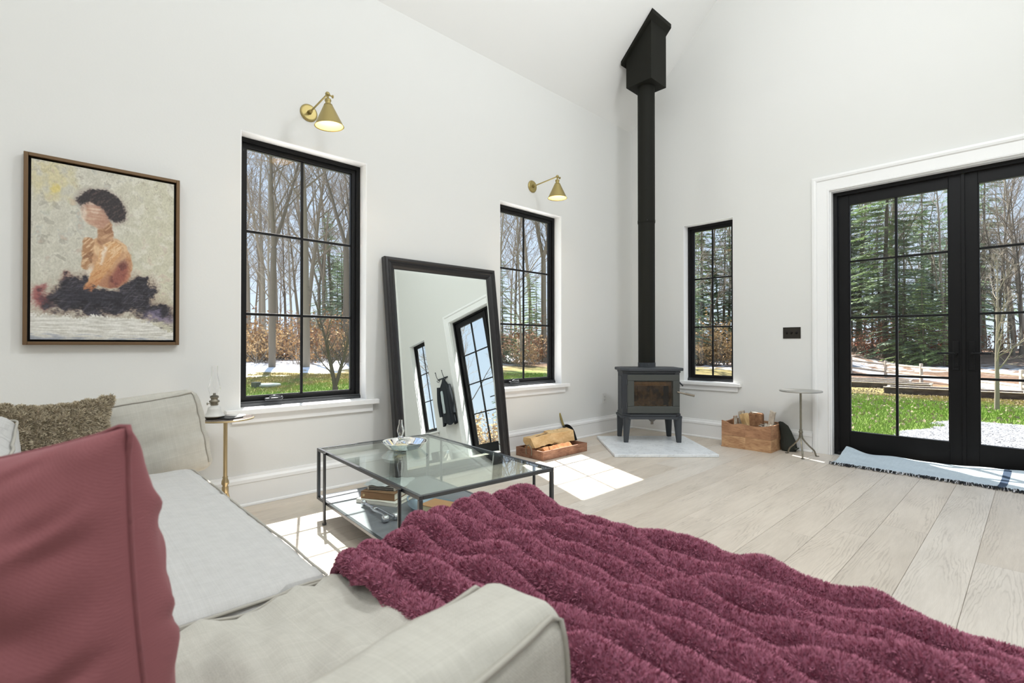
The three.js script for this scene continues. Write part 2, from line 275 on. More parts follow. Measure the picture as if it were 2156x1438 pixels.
// ---------------------------------------------------------------- wood helpers
const woodTex = (base, dark, seed, ringF = 60) => tex(512, 256, (u, v) => {
  const q = v * ringF * 0.2 + 1.6 * fbm2(u * 2 + seed, v * 5, 3), ring = Math.pow(0.5 + 0.5 * Math.sin(q * 6.28), 3), fine = n2(u * 12 + seed, v * 160), b = fbm2(u * 2.2 + seed, v * 2.2 + 4, 3);
  const k = clamp(0.35 + 0.3 * ring + 0.16 * fine + 0.55 * b); return base.map((c, i) => lerp(c, dark[i], k));
});
const W = {
  tray: std(0xffffff, 0.6, { map: tiled(woodTex([172, 128, 102], [112, 74, 56], 3), 0.5, 0.25) }),
  crate: std(0xffffff, 0.68, { map: tiled(woodTex([216, 176, 134], [156, 112, 78], 8), 0.55, 0.3) }),
  crate2: std(0xffffff, 0.68, { map: tiled(woodTex([204, 158, 120], [140, 98, 70], 13), 0.55, 0.3) }),
  split: std(0xffffff, 0.75, { map: tiled(woodTex([236, 208, 158], [196, 156, 104], 17, 90), 0.5, 0.2) }),
  split2: std(0xffffff, 0.75, { map: tiled(woodTex([222, 172, 120], [172, 108, 66], 19, 90), 0.5, 0.2) }),
  bark: std(0xffffff, 0.95, { map: tiled(woodTex([132, 108, 84], [70, 54, 42], 23, 120), 0.3, 0.3) }),
  birch: std(0xffffff, 0.85, { map: tiled(woodTex([222, 216, 204], [168, 152, 134], 29, 60), 0.3, 0.3) }),
};
// a split log lying along x: wedge of radius r, quarter round, with bark on the round
function splitLog(len, r, a0, a1, seed, wood) {
  const R = rng(seed), N = 10, K = 6, prof = [[0.04 * r, 0.03 * r]];
  for (let i = 0; i <= K; i++) { const a = a0 + (a1 - a0) * i / K, q = r * (0.93 + 0.1 * R()); prof.push([Math.cos(a) * q, Math.sin(a) * q]); }
  const ring = (t) => prof.map(([y, z], i) => { const k = 1 + 0.06 * n2(t * 3 + seed, i * 1.7); return V((t - 0.5) * len + (t === 0 || t === 1 ? 0.012 * n2(i * 2.1, seed + t) : 0), y * k + 0.006 * n2(t * 4, seed), z * k); });
  const rows = [...Array(N + 1)].map((_, i) => ring(i / N)), n = prof.length;
  const make = (sel) => { const p = []; for (let i = 0; i < N; i++) for (let j = 0; j < n; j++) { const isBark = j >= 1 && j < n - 1; if (isBark !== sel) continue; const a = rows[i][j], b = rows[i + 1][j], c = rows[i + 1][(j + 1) % n], d = rows[i][(j + 1) % n]; p.push(a, c, b, a, d, c); } 
    if (!sel) for (const [row, s] of [[rows[0], 1], [rows[N], -1]]) for (let j = 1; j < n - 1; j++) p.push(row[0], ...(s > 0 ? [row[j + 1], row[j]] : [row[j], row[j + 1]]));
    const g = new THREE.BufferGeometry().setFromPoints(p); g.computeVertexNormals(); return boxUV(g); };
  return { wood: make(false), bark: make(true) };
}
function logThing(label, pos, rot, len, r, a0, a1, seed, mat, bark = W.bark, group = 'split firewood in the tray') {
  const t = thing('split_log', label, 'log', pos, 0, group); t.rotation.set(...rot); const g = splitLog(len, r, a0, a1, seed);
  part('split_wood', g.wood, mat, t); part('bark', g.bark, bark, t); return t;
}
// ---------------------------------------------------------------- painting
{
  const t = thing('painting', 'framed painting of a seated dark-haired woman seen from behind', 'painting', [-5.351, 1.574, 0.001]);
  const w = 0.684, h = 1.004, f = 0.018, d = 0.046;
  part('frame', merge([span(-w / 2, -w / 2 + f, -h / 2, h / 2, 0, d, 0.002), span(w / 2 - f, w / 2, -h / 2, h / 2, 0, d, 0.002), span(-w / 2 + f, w / 2 - f, h / 2 - f, h / 2, 0, d, 0.002), span(-w / 2 + f, w / 2 - f, -h / 2, -h / 2 + f, 0, d, 0.002)]), std(0x6e563c, 0.42, { metalness: 0.45 }), t);
  part('backing', span(-w / 2 + f, w / 2 - f, -h / 2 + f, h / 2 - f, 0, 0.01), std(0x14110e, 0.8), t);
  // the print: loose brushwork, built up in layers
  const hexc = (q) => [q >> 16, (q >> 8) & 255, q & 255], AS = 0.66;
  const ell = (X, v, cx, cy, rx, ry, a = 0) => { const dx = X - cx * AS, dy = v - cy, c = Math.cos(a), s2 = Math.sin(a); return (Math.hypot((dx * c + dy * s2) / rx, (-dx * s2 + dy * c) / ry) - 1) * Math.min(rx, ry); };
  const cap = (X, v, ax, ay, bx, by, r0, r1) => { ax *= AS; bx *= AS; const vx = bx - ax, vy = by - ay, t2 = clamp(((X - ax) * vx + (v - ay) * vy) / (vx * vx + vy * vy)); return Math.hypot(X - ax - vx * t2, v - ay - vy * t2) - lerp(r0, r1, t2); };
  const ct = tex(704, 1056, (u, v0) => {
    const v = 1 - v0, X0 = u * AS, f1 = fbm2(X0 * 9, v * 9, 4), f2 = fbm2(X0 * 9 + 31, v * 9 + 7, 4), g1 = n2(X0 * 70, v * 46), g2 = n2(X0 * 46 + 9, v * 70), st = fbm2(X0 * 60 + f1 * 3, v * 7, 3), sd = fbm2((X0 + v) * 34, (X0 - v) * 7, 3), sh = fbm2(X0 * 7, v * 60, 3);
    const X = X0 + 0.008 * f1 + 0.0018 * g1, y = v + 0.008 * f2 + 0.0018 * g2, XR = X0 + 0.05 * f1 + 0.008 * g1, yR = v + 0.05 * f2 + 0.008 * g2;
    let c = [203, 200, 186].map((q, k) => q + 15 * st + 13 * f1 + [0, 0, -7][k] * sstep(0.4, 0.9, u));
    const over = (col, m, a = 1) => { if (m <= 0) return; const h = hexc(col); m = clamp(m) * a; c = c.map((q, k) => lerp(q, h[k], m)); };
    over(0xdcd9cc, sstep(0.0, 0.4, f2 + 0.2 * st), 0.7); over(0xb4b8b2, sstep(0.05, 0.4, f1 - 0.1 + 0.5 * (0.3 - Math.hypot(u - 0.25, (v - 0.32) * 1.1))), 0.8); over(0x9b978a, sstep(0.12, 0.4, f2 - 0.1 + 0.6 * (0.18 - Math.hypot(u - 0.12, v - 0.36))), 0.6);
    over(0xd6c994, sstep(0.1, -0.06, Math.hypot(u - 0.13, v - 0.09) - 0.09 - 0.16 * f1), 0.6); over(0xdbc566, sstep(0.02, -0.03, Math.hypot((u - 0.145) * 1.2, v - 0.155) - 0.035 - 0.06 * f2), 0.55);
    over(0x8d8676, sstep(0.28, 0.5, st + 0.5 * (0.13 - v)), 0.35); over(0xa59b84, sstep(0.3, 0.6, st + 0.3 * (u - 0.9)), 0.4); over(0xcdb9a6, sstep(0.05, 0.4, f1 + 0.6 * (0.12 - Math.hypot(u - 0.45, v - 0.62))), 0.6);
    // wash around the skirt
    const dress = Math.min(ell(XR, yR, 0.44, 0.775, 0.25, 0.07), ell(XR, yR, 0.72, 0.705, 0.085, 0.085, 0.5), ell(XR, yR, 0.28, 0.7, 0.075, 0.065, -0.4), ell(XR, yR, 0.82, 0.81, 0.11, 0.04, 0.2));
    over(0x9d8a7a, sstep(0.06, 0.0, dress) * sstep(-0.3, 0.3, f1 + 0.3), 0.6); over(0x6f5f58, sstep(0.025, -0.005, dress), 0.75); over(0xa04c50, sstep(0.03, -0.02, ell(XR, yR, 0.05, 0.77, 0.045, 0.05)), 0.65); over(0x8e5a56, sstep(0.02, -0.02, ell(XR, yR, 0.24, 0.65, 0.03, 0.025)), 0.5);
    const dark = sstep(0.012, -0.014, dress); over(0x2d2b33, dark, 0.95); over(0x4b4852, dark * sstep(0.0, 0.4, sd), 0.8); over(0x1f1d22, dark * sstep(0.05, 0.4, f2), 0.7); over(0x6a6468, dark * sstep(0.22, 0.45, sh), 0.5);
    // back, arm, hand
    const e = 0.006, m = (s2, k = e) => sstep(k, -k, s2);
    const torso = m(Math.min(ell(X, y, 0.565, 0.53, 0.072, 0.135, -0.12), cap(X, y, 0.43, 0.425, 0.59, 0.445, 0.022, 0.034), ell(X, y, 0.46, 0.53, 0.06, 0.12), ell(X, y, 0.51, 0.62, 0.085, 0.07)));
    over(0xc69b76, torso); over(0xe2c49c, torso * sstep(-0.1, 0.4, f1 + 1.6 * (0.5 - v)), 0.8); over(0xb47f55, torso * sstep(0.0, 0.35, f2 + 2.4 * (u - 0.62)), 0.75); over(0x9f6a52, torso * sstep(0.54, 0.68, v + 0.1 * f1), 0.6);
    const shade = m(ell(X, y, 0.585, 0.605, 0.032, 0.085, 0.35), 0.014) * torso; over(0x8a5048, shade, 0.85); over(0x5c3634, shade * sstep(0.0, 0.3, f1 + 0.1), 0.7); over(0xb06a58, torso * m(ell(X, y, 0.635, 0.63, 0.02, 0.05), 0.02), 0.6);
    const fore = m(cap(X, y, 0.37, 0.43, 0.35, 0.57, 0.026, 0.02)); over(0xb08662, fore); over(0xdcbd99, fore * sstep(0.0, 0.3, sd), 0.8); over(0x7d563f, fore * sstep(0.1, 0.4, -f1), 0.6); over(0xe6dccb, m(ell(X, y, 0.385, 0.605, 0.016, 0.04), 0.012), 0.8);
    const neck = m(cap(X, y, 0.48, 0.31, 0.485, 0.41, 0.032, 0.04)); over(0xb08868, neck); over(0x8b6148, neck * sstep(0.0, 0.4, f2 + 0.6 * (0.36 - v) * 4), 0.6); over(0xd3ad8a, neck * sstep(0.05, 0.4, sd), 0.6);
    const armM = m(cap(X, y, 0.535, 0.455, 0.37, 0.705, 0.042, 0.021)); over(0xd2a273, armM); over(0xe9cfa9, armM * sstep(-0.05, 0.3, sd + 1.5 * (0.52 - v)), 0.7); over(0xb87a48, armM * sstep(0.05, 0.35, sd + 1.6 * (v - 0.62)), 0.75); over(0x9a5a48, armM * sstep(0.62, 0.72, v + 0.2 * (u - 0.4)), 0.5); over(0xefe6d8, m(cap(X, y, 0.488, 0.455, 0.455, 0.55, 0.008, 0.006), 0.01), 0.8);
    // head
    const face = m(ell(X, y, 0.415, 0.262, 0.062, 0.082, -0.25), 0.008); over(0xc8a790, face); over(0xddc6b2, face * sstep(0.0, 0.35, f1 + 2 * (0.4 - u)), 0.8); over(0xb0826e, face * sstep(0.0, 0.35, sh + 0.1 + 1.2 * (0.27 - v)), 0.5); over(0xa67a66, face * m(ell(X, y, 0.47, 0.3, 0.03, 0.05), 0.03), 0.5); over(0xe8dfd0, m(ell(X, y, 0.335, 0.26, 0.008, 0.035), 0.008), 0.7);
    const hx = X + 0.012 * f2 + 0.003 * g1, hy = y + 0.012 * f1 + 0.003 * g2, hair = Math.max(Math.min(ell(hx, hy, 0.45, 0.19, 0.1, 0.08, 0.15), ell(hx, hy, 0.555, 0.235, 0.045, 0.06, -0.2), ell(hx, hy, 0.33, 0.185, 0.03, 0.035)), -ell(hx, hy, 0.405, 0.285, 0.066, 0.09, -0.35)), hm = m(hair, 0.007);
    over(0x7d6862, m(hair - 0.012, 0.012), 0.35); over(0x2c2628, hm, 0.96); over(0x52423f, hm * sstep(0.05, 0.4, sd + g1 * 0.2), 0.7); over(0x6e5a55, hm * sstep(0.2, 0.5, f1 + 1.5 * (0.36 - u)), 0.5);
    // skirt overlapping the lap, pale ground
    const lap = m(ell(XR, yR, 0.4, 0.745, 0.13, 0.042, 0.05), 0.015); over(0x2e2c34, lap, 0.95); over(0x47444e, lap * sstep(0.05, 0.4, sh), 0.7);
    const gr = sstep(-0.008, 0.008, v - (0.866 + 0.02 * sstep(0.5, 1, u) + 0.05 * sstep(0.7, 1, u)) + 0.03 * f1 + 0.01 * g1); over(0xd8d6ce, gr); over(0xefede7, gr * sstep(0.0, 0.35, sh), 0.7); over(0xb9b5aa, gr * sstep(0.1, 0.4, -sh + f1 * 0.3), 0.5); over(0x7f8594, gr * sstep(0.965, 1.0, v + 0.05 * sh - 0.03 * u), 0.7);
    over(0x8d84a2, sstep(0.02, -0.02, ell(XR, yR, 0.9, 0.855, 0.07, 0.022, 0.2)), 0.7); over(0x46424e, sstep(0.01, -0.01, ell(XR, yR, 0.94, 0.9, 0.07, 0.016, 0.35)) * sstep(-0.2, 0.2, sh), 0.7);
    return c.map((q) => q + 6 * g1 + 5 * sd);
  });
  ct.wrapS = ct.wrapT = THREE.ClampToEdgeWrapping;
  const cw = w - 2 * f - 0.022, ch = h - 2 * f - 0.022;
  part('canvas', merge([new THREE.PlaneGeometry(cw, ch).translate(0, 0, 0.0365)]), std(0xffffff, 0.55, { map: ct, bumpMap: tiled(linenBump, 0.1, 0.1), bumpScale: 0.0002 }), t);
  part('stretcher', box(cw, ch, 0.026, 0, 0, 0.0232), std(0x2a251f, 0.8), t);
}
// ---------------------------------------------------------------- brass wall lamps
function sconce(x, y, label, tilt, out) {
  const t = thing('wall_lamp', label, 'wall lamp', [x, y, 0.001], 0, 'brass wall lamps above the windows');
  part('wall_plate', merge([lathe([[0, 0.014], [0.048, 0.014], [0.058, 0.011], [0.063, 0.004], [0.063, 0], [0, 0]], 40).rotateX(Math.PI / 2), lathe([[0, 0.045], [0.01, 0.042], [0.013, 0.03], [0.01, 0.02], [0.016, 0.014], [0, 0.013]], 20).rotateX(Math.PI / 2)]), M.brass, t);
  const E = [0, 0.02, out];
  part('arm', merge([bar([0, 0.0, 0.036], E, 0.0062, 12), new THREE.SphereGeometry(0.013, 16, 12).translate(0, 0, 0.04), new THREE.SphereGeometry(0.016, 16, 12).translate(...E), bar([-0.0, 0.02, out], [0.034, 0.014, out], 0.005, 10), cyl(0.011, 0.011, 0.006).rotateZ(Math.PI / 2).translate(0.036, 0.014, out)]), M.brass, t);
  const head = part('socket', lathe([[0, 0.0], [0.008, -0.002], [0.008, -0.03], [0.02, -0.034], [0.022, -0.045], [0.018, -0.05], [0.018, -0.066], [0.027, -0.07], [0.03, -0.078], [0, -0.078]], 28), M.brass, t);
  head.position.set(...E); head.rotation.set(0.0, 0, tilt);
  const sh = part('shade', lathe([[0.024, -0.074], [0.03, -0.078], [0.094, -0.214], [0.097, -0.217], [0.0955, -0.2185], [0.0925, -0.2155]], 48), M.brass, head);
  part('shade_lining', lathe([[0.0905, -0.2145], [0.027, -0.08], [0.0, -0.079]], 48), M.brassIn, head, 'pale golden inside of the shade');
  const bulb = part('bulb', lathe([[0, -0.158], [0.018, -0.152], [0.026, -0.136], [0.02, -0.11], [0.012, -0.095], [0.012, -0.08]], 20), std(0xfff2d8, 0.4, { emissive: new THREE.Color(1, 0.82, 0.55), emissiveIntensity: 1.0 }), head);
  const l = new THREE.PointLight(new THREE.Color(1, 0.86, 0.66), 0.24, 0, 2); l.position.set(0, -0.135, 0); l.castShadow = true; l.shadow.radius = 1; head.add(l);
  void sh; void bulb;
}
sconce(-4.21, 2.762, 'brass cone wall lamp above the window beside the painting', 0.06, 0.325);
sconce(-1.87, 2.738, 'brass cone wall lamp above the window right of the mirror', 0.0, 0.35);
// ---------------------------------------------------------------- leaning mirror
{
  const t = thing('floor_mirror', 'large dark-framed mirror leaning on the wall between the windows', 'mirror', [-3.047, 0.004, 0.285]); t.rotation.set(-0.130, -0.011, 0, 'YXZ');
  const w = 1.165, h = 1.795, fw = 0.092, prof = [[0, -0.035], [0, 0.012], [0.008, 0.02], [0.024, 0.022], [0.032, 0.012], [0.042, 0.01], [0.052, 0.016], [0.07, 0.008], [0.08, 0.0], [0.086, -0.006], [0.092, -0.008], [0.092, -0.035]];
  const side = (len) => { const s = new THREE.Shape(prof.map(([u, v]) => new THREE.Vector2(u, v))), g = new THREE.ExtrudeGeometry(s, { depth: len, bevelEnabled: false }), p = g.attributes.position; for (let i = 0; i < p.count; i++) { const u = p.getX(i), z = p.getZ(i); p.setZ(i, z < 1e-6 ? u : len - u); } g.computeVertexNormals(); return g; };
  const mat = std(0x1c1a1b, 0.34), B = (u, v, o) => new THREE.Matrix4().makeBasis(V(...u), V(0, 0, 1), V(...v)).setPosition(...o);
  const fix = (g, m) => { g.applyMatrix4(m); if (m.determinant() < 0) { g = g.index ? g.toNonIndexed() : g; const p = g.attributes.position.array; for (let i = 0; i < p.length; i += 9) for (let k = 0; k < 3; k++) { const a = p[i + 3 + k]; p[i + 3 + k] = p[i + 6 + k]; p[i + 6 + k] = a; } g.computeVertexNormals(); } return g; };
  part('frame_side', fix(side(h), B([1, 0, 0], [0, 1, 0], [-w / 2, 0, 0])), mat, t); part('frame_side', fix(side(h), B([-1, 0, 0], [0, 1, 0], [w / 2, 0, 0])), mat, t);
  part('frame_rail', fix(side(w), B([0, 1, 0], [1, 0, 0], [-w / 2, 0, 0])), mat, t); part('frame_rail', fix(side(w), B([0, -1, 0], [1, 0, 0], [-w / 2, h, 0])), mat, t);
  const gw = w - 2 * fw + 0.006, gh = h - 2 * fw + 0.006, b = 0.022;
  part('mirror_glass', new THREE.PlaneGeometry(gw - 2 * b, gh - 2 * b).translate(0, h / 2, -0.010), M.mirror, t);
  const bevel = []; const ring = (a, z) => [[-gw / 2 + a, h / 2 - gh / 2 + a, z], [gw / 2 - a, h / 2 - gh / 2 + a, z], [gw / 2 - a, h / 2 + gh / 2 - a, z], [-gw / 2 + a, h / 2 + gh / 2 - a, z]].map((q) => V(...q));
  const o = ring(0, -0.0125), n = ring(b, -0.010); for (let i = 0; i < 4; i++) { const j = (i + 1) % 4; bevel.push(o[i], o[j], n[j], o[i], n[j], n[i]); }
  const bg = new THREE.BufferGeometry().setFromPoints(bevel); bg.computeVertexNormals(); part('bevelled_edge', bg, M.mirror, t);
  part('back_panel', box(w - 0.02, h - 0.02, 0.01, 0, h / 2, -0.03), std(0x3a3029, 0.9), t);
}
// ---------------------------------------------------------------- hearth, stove, flue
{
  const marble = tex(512, 512, (u, v) => { const q = fbm2(u * 3, v * 3, 5), w = Math.pow(1 - Math.abs(n2(u * 2.2 + q * 1.6, v * 2.2 + q)), 9), k = 10 * q - 26 * w; return [236 + k, 240 + k, 243 + k]; });
  const hm = std(0xffffff, 0.3, { map: marble });
  single('hearth_slab', boxUV(rbox(1.0, 0.028, 0.985, 0.005, 0, 0.014, 0)), hm, 'white marble hearth slab under the wood stove', 'hearth', [-0.935, 0.001, 0.853], -0.761);
  const t = thing('wood_stove', 'dark grey cast iron wood stove on the marble slab', 'stove', [-0.71, 0.029, 0.667], -0.785);
  const w = 0.60, d = 0.43;
  for (const sx of [-1, 1]) for (const sz of [-1, 1]) { // tapered, splayed legs
    const g = new THREE.CylinderGeometry(0.052, 0.03, 0.27, 4, 1).rotateY(Math.PI / 4).translate(0, 0.135, 0), p = g.attributes.position;
    for (let i = 0; i < p.count; i++) { const k = 1 - p.getY(i) / 0.27; p.setX(i, p.getX(i) + sx * (0.27 + 0.012 * k)); p.setZ(i, p.getZ(i) + sz * (0.175 + 0.008 * k)); }
    g.computeVertexNormals(); part('leg', g, M.iron, t);
  }
  const oct = (hw, hd, c) => { const s = new THREE.Shape(); s.moveTo(-hw + c, -hd); s.lineTo(hw - c, -hd); s.lineTo(hw, -hd + c); s.lineTo(hw, hd - c); s.lineTo(hw - c, hd); s.lineTo(-hw + c, hd); s.lineTo(-hw, hd - c); s.lineTo(-hw, -hd + c); s.closePath(); return s; };
  const slab = (hw, hd, c, y0, y1, bv = 0.004) => new THREE.ExtrudeGeometry(oct(hw - bv, hd - bv, c), { depth: y1 - y0 - 2 * bv, bevelThickness: bv, bevelSize: bv, bevelSegments: 2 }).rotateX(-Math.PI / 2).translate(0, y0 + bv, 0);
  part('base_plate', merge([slab(0.325, 0.235, 0.07, 0.252, 0.278), slab(0.312, 0.222, 0.07, 0.278, 0.305)]), M.iron, t);
  part('top_plate', merge([slab(0.312, 0.225, 0.07, 0.742, 0.765), slab(0.338, 0.248, 0.075, 0.765, 0.797, 0.008)]), M.iron, t);
  // hollow body
  const wallP = []; const pts = [[-0.3 + 0.07, 0.205], [-0.3, 0.205 - 0.07], [-0.3, -0.205 + 0.07], [-0.3 + 0.07, -0.205], [0.3 - 0.07, -0.205], [0.3, -0.205 + 0.07], [0.3, 0.205 - 0.07], [0.3 - 0.07, 0.205]];
  for (let i = 0; i < 7; i++) { const [ax, az] = pts[i], [bx, bz] = pts[i + 1], L = Math.hypot(bx - ax, bz - az), g = box(L + 0.006, 0.45, 0.014).rotateY(-Math.atan2(bz - az, bx - ax)).translate((ax + bx) / 2, 0.525, (az + bz) / 2); wallP.push(g); }
  part('body', merge(wallP), M.iron, t);
  for (const s of [-1, 1]) part('side_panel', rbox(0.012, 0.36, 0.2, 0.006, s * 0.309, 0.53, 0), M.iron, t);
  // front: surround, door with glass
  part('front_surround', merge([span(-0.235, 0.235, 0.305, 0.345, 0.197, 0.211), span(-0.235, 0.235, 0.70, 0.742, 0.197, 0.211), span(-0.235, -0.2, 0.345, 0.70, 0.197, 0.211), span(0.2, 0.235, 0.345, 0.70, 0.197, 0.211)]), M.iron, t);
  const dm = std(0x484b48, 0.55, { metalness: 0.15 });
  const dr = part('stove_door', merge([span(-0.275, 0.275, 0.318, 0.392, 0.213, 0.24, 0.006), span(-0.275, 0.275, 0.662, 0.727, 0.213, 0.24, 0.006), span(-0.275, -0.205, 0.392, 0.662, 0.213, 0.24, 0.004), span(0.205, 0.275, 0.392, 0.662, 0.213, 0.24, 0.004)]), dm, t);
  part('door_glass', new THREE.PlaneGeometry(0.412, 0.272).translate(0, 0.527, 0.226), phys(0xd8c8a8, 0.05, { transmission: 1, thickness: 0 }), dr, 'sooty stove glass');
  part('door_handle', merge([bar([0.25, 0.545, 0.243], [0.33, 0.528, 0.262], 0.009), bar([0.33, 0.528, 0.262], [0.42, 0.508, 0.272], 0.0125)]), std(0x8d8375, 0.35, { metalness: 0.8 }), dr);
  part('damper_lever', bar([0.31, 0.655, 0.05], [0.35, 0.6, 0.11], 0.008), M.iron, t);
  part('ash_knob', merge([cyl(0.05, 0.02, 0.03, 0, 0.238, 0.17), cyl(0.014, 0.014, 0.04, 0, 0.212, 0.17)]), std(0x77716a, 0.45, { metalness: 0.5 }), t);
  for (const y of [0.4, 0.65]) part('hinge', cyl(0.009, 0.009, 0.06, -0.282, y, 0.225), M.iron, t);
  const soot = tex(256, 256, (u, v) => { const k = 30 * fbm2(u * 5, v * 5, 4), s = sstep(0.4, 0.9, 0.5 + fbm2(u * 2.5 + 4, v * 2.5, 3)); return [lerp(186, 120, s) + k, lerp(158, 98, s) + k, lerp(122, 76, s) + k]; });
  const fb = std(0xffffff, 0.95, { map: tiled(soot, 0.4) });
  part('firebrick', boxUV(merge([span(-0.215, -0.08, 0.306, 0.66, -0.19, -0.165), span(-0.076, 0.06, 0.306, 0.66, -0.19, -0.165), span(0.064, 0.215, 0.306, 0.66, -0.19, -0.165), span(-0.285, -0.26, 0.306, 0.66, -0.12, 0.12), span(0.26, 0.285, 0.306, 0.66, -0.12, 0.12), span(-0.25, 0.25, 0.306, 0.325, -0.16, 0.19)])), fb, t);
  part('baffle', merge([span(-0.25, 0.25, 0.62, 0.645, -0.16, 0.16), bar([-0.25, 0.61, 0.12], [0.25, 0.61, 0.12], 0.01)]), fb, t);
  { const p = new THREE.PlaneGeometry(0.46, 0.3, 30, 20).rotateX(-Math.PI / 2), q = p.attributes.position; for (let i = 0; i < q.count; i++) q.setY(i, 0.335 + 0.03 * (0.5 + fbm2(q.getX(i) * 9, q.getZ(i) * 9, 3)) + 0.012 * n2(q.getX(i) * 50, q.getZ(i) * 50)); p.computeVertexNormals(); part('ash', p.translate(0, 0, 0.02), std(0x9a938a, 1), t); }
  // flue, in three lengths with collars, and the sloped ceiling box
  const fx = -0.662, fz = 0.622, F = thing('stove_flue', 'black stove pipe rising to the sloped ceiling box', 'stove pipe', [fx, 0.83, fz]);
  part('pipe', cyl(0.092, 0.092, 1.62, 0, 0.81 + 0.02, 0, 48), M.flue, F); part('pipe', cyl(0.094, 0.094, 1.62, 0, 2.42, 0, 48), M.flue, F);
  part('collar', cyl(0.096, 0.096, 0.05, 0, 0.022, 0, 48), M.iron, F); part('collar', cyl(0.0965, 0.0965, 0.03, 0, 1.63, 0, 48), M.flue, F);
  const screws = []; for (const y of [0.028, 1.63]) for (let i = 0; i < 6; i++) { const a = i * 1.047 + 0.4; screws.push(new THREE.SphereGeometry(0.005, 8, 6).translate(Math.cos(a) * 0.097, y, Math.sin(a) * 0.097)); }
  part('screws', merge(screws), M.gunmetal, F);
  const hb = 0.158, y0 = 3.975 - 0.83, top = (z) => HE + SL * (fz + z) - 0.83, sh = new THREE.Shape();
  sh.moveTo(-hb, y0); sh.lineTo(hb, y0); sh.lineTo(hb, top(hb) - 0.004); sh.lineTo(-hb, top(-hb) - 0.004); sh.closePath();
  const bx = part('support_box', new THREE.ExtrudeGeometry(sh, { depth: 2 * hb, bevelEnabled: false }).rotateY(-Math.PI / 2).translate(hb, 0, 0), M.flue, F);
  const hf = 0.2, sf = new THREE.Shape(); sf.moveTo(-hf, top(-hf) - 0.05); sf.lineTo(hf, top(hf) - 0.05); sf.lineTo(hf, top(hf) - 0.006); sf.lineTo(-hf, top(-hf) - 0.006); sf.closePath();
  part('ceiling_flange', new THREE.ExtrudeGeometry(sf, { depth: 2 * hf, bevelEnabled: false }).rotateY(-Math.PI / 2).translate(hf, 0, 0), M.flue, bx);
}
// ---------------------------------------------------------------- firewood tray with logs, shovel
{
  const t = thing('wooden_tray', 'shallow brown wooden tray of firewood on the floor', 'tray', [-1.92, 0.001, 0.325]);
  const w = 0.655, d = 0.36, h = 0.085, k = 0.016;
  part('tray_side', boxUV(span(-w / 2, w / 2, 0, h, d / 2 - k, d / 2, 0.003)), W.tray, t); part('tray_side', boxUV(span(-w / 2, w / 2, 0, h, -d / 2, -d / 2 + k, 0.003)), W.tray, t);
  part('tray_end', boxUV(span(-w / 2, -w / 2 + k, 0, h, -d / 2 + k, d / 2 - k, 0.003)), W.tray, t); part('tray_end', boxUV(span(w / 2 - k, w / 2, 0, h, -d / 2 + k, d / 2 - k, 0.003)), W.tray, t);
  part('tray_base', boxUV(span(-w / 2 + k, w / 2 - k, 0.004, 0.016, -d / 2 + k, d / 2 - k)), W.tray, t);
  part('handle', tube([[-w / 2 - 0.004, 0.03, -0.035], [-w / 2 - 0.006, 0.09, -0.035], [-w / 2 - 0.008, 0.125, 0.0], [-w / 2 - 0.006, 0.09, 0.035], [-w / 2 - 0.004, 0.03, 0.035]], 0.0045, 30, 8), M.pewter, t, 'bent wire handle');
  logThing('pale barkless split log lying on top at the left of the tray', [-2.03, 0.185, 0.3], [0.1, 0.05, 0.02], 0.37, 0.1, 2.5, 4.6, 31, W.split);
  logThing('bright split log with cut end at the right of the tray', [-1.78, 0.19, 0.33], [0.0, -0.18, 0.03], 0.30, 0.105, 2.9, 4.9, 33, W.split);
  logThing('orange-brown split log in front at the bottom of the tray', [-1.96, 0.1, 0.42], [0.0, 0.04, 0.0], 0.42, 0.085, 2.3, 4.4, 35, W.split2);
  logThing('dark barked split log at the back of the tray', [-1.94, 0.175, 0.2], [1.2, 0.08, -0.04], 0.36, 0.075, 0.1, 2.0, 37, W.split2);
  logThing('small split log at the bottom left of the tray', [-2.08, 0.1, 0.29], [0.1, 0.1, 0.0], 0.26, 0.075, 2.6, 4.6, 39, W.split2);
  logThing('split log at the bottom right end of the tray', [-1.76, 0.05, 0.26], [0.1, -0.05, 0.0], 0.24, 0.075, 0.0, 1.9, 41, W.split);
  const s = thing('ash_shovel', 'black ash shovel with brass handle leaning behind the firewood tray', 'shovel', [-1.385, 0.002, 0.1]); s.rotation.set(-0.2, -0.25, 0.16);
  const P = new THREE.PlaneGeometry(0.16, 0.2, 16, 16), q = P.attributes.position; for (let i = 0; i < q.count; i++) { const u = q.getX(i) / 0.08, v = (q.getY(i) + 0.1) / 0.2, wd = 0.078 * (v < 0.45 ? 1 : Math.sqrt(Math.max(0.02, 1 - Math.pow((v - 0.45) / 0.56, 2) * 0.97))); q.setXYZ(i, u * wd, v * 0.2, 0.045 * u * u - 0.02 * Math.pow(v, 3)); } P.computeVertexNormals();
  const P2 = P.clone().translate(0, 0, -0.003); part('scoop', merge([P, P2]), std(0x1d1e1f, 0.4, { side: THREE.DoubleSide, metalness: 0.3 }), s);
  part('shovel_handle', merge([bar([0, 0.185, -0.02], [0.0, 0.325, -0.028], 0.012, 14), new THREE.SphereGeometry(0.013, 12, 8).translate(0, 0.327, -0.028)]), M.brass, s);
}
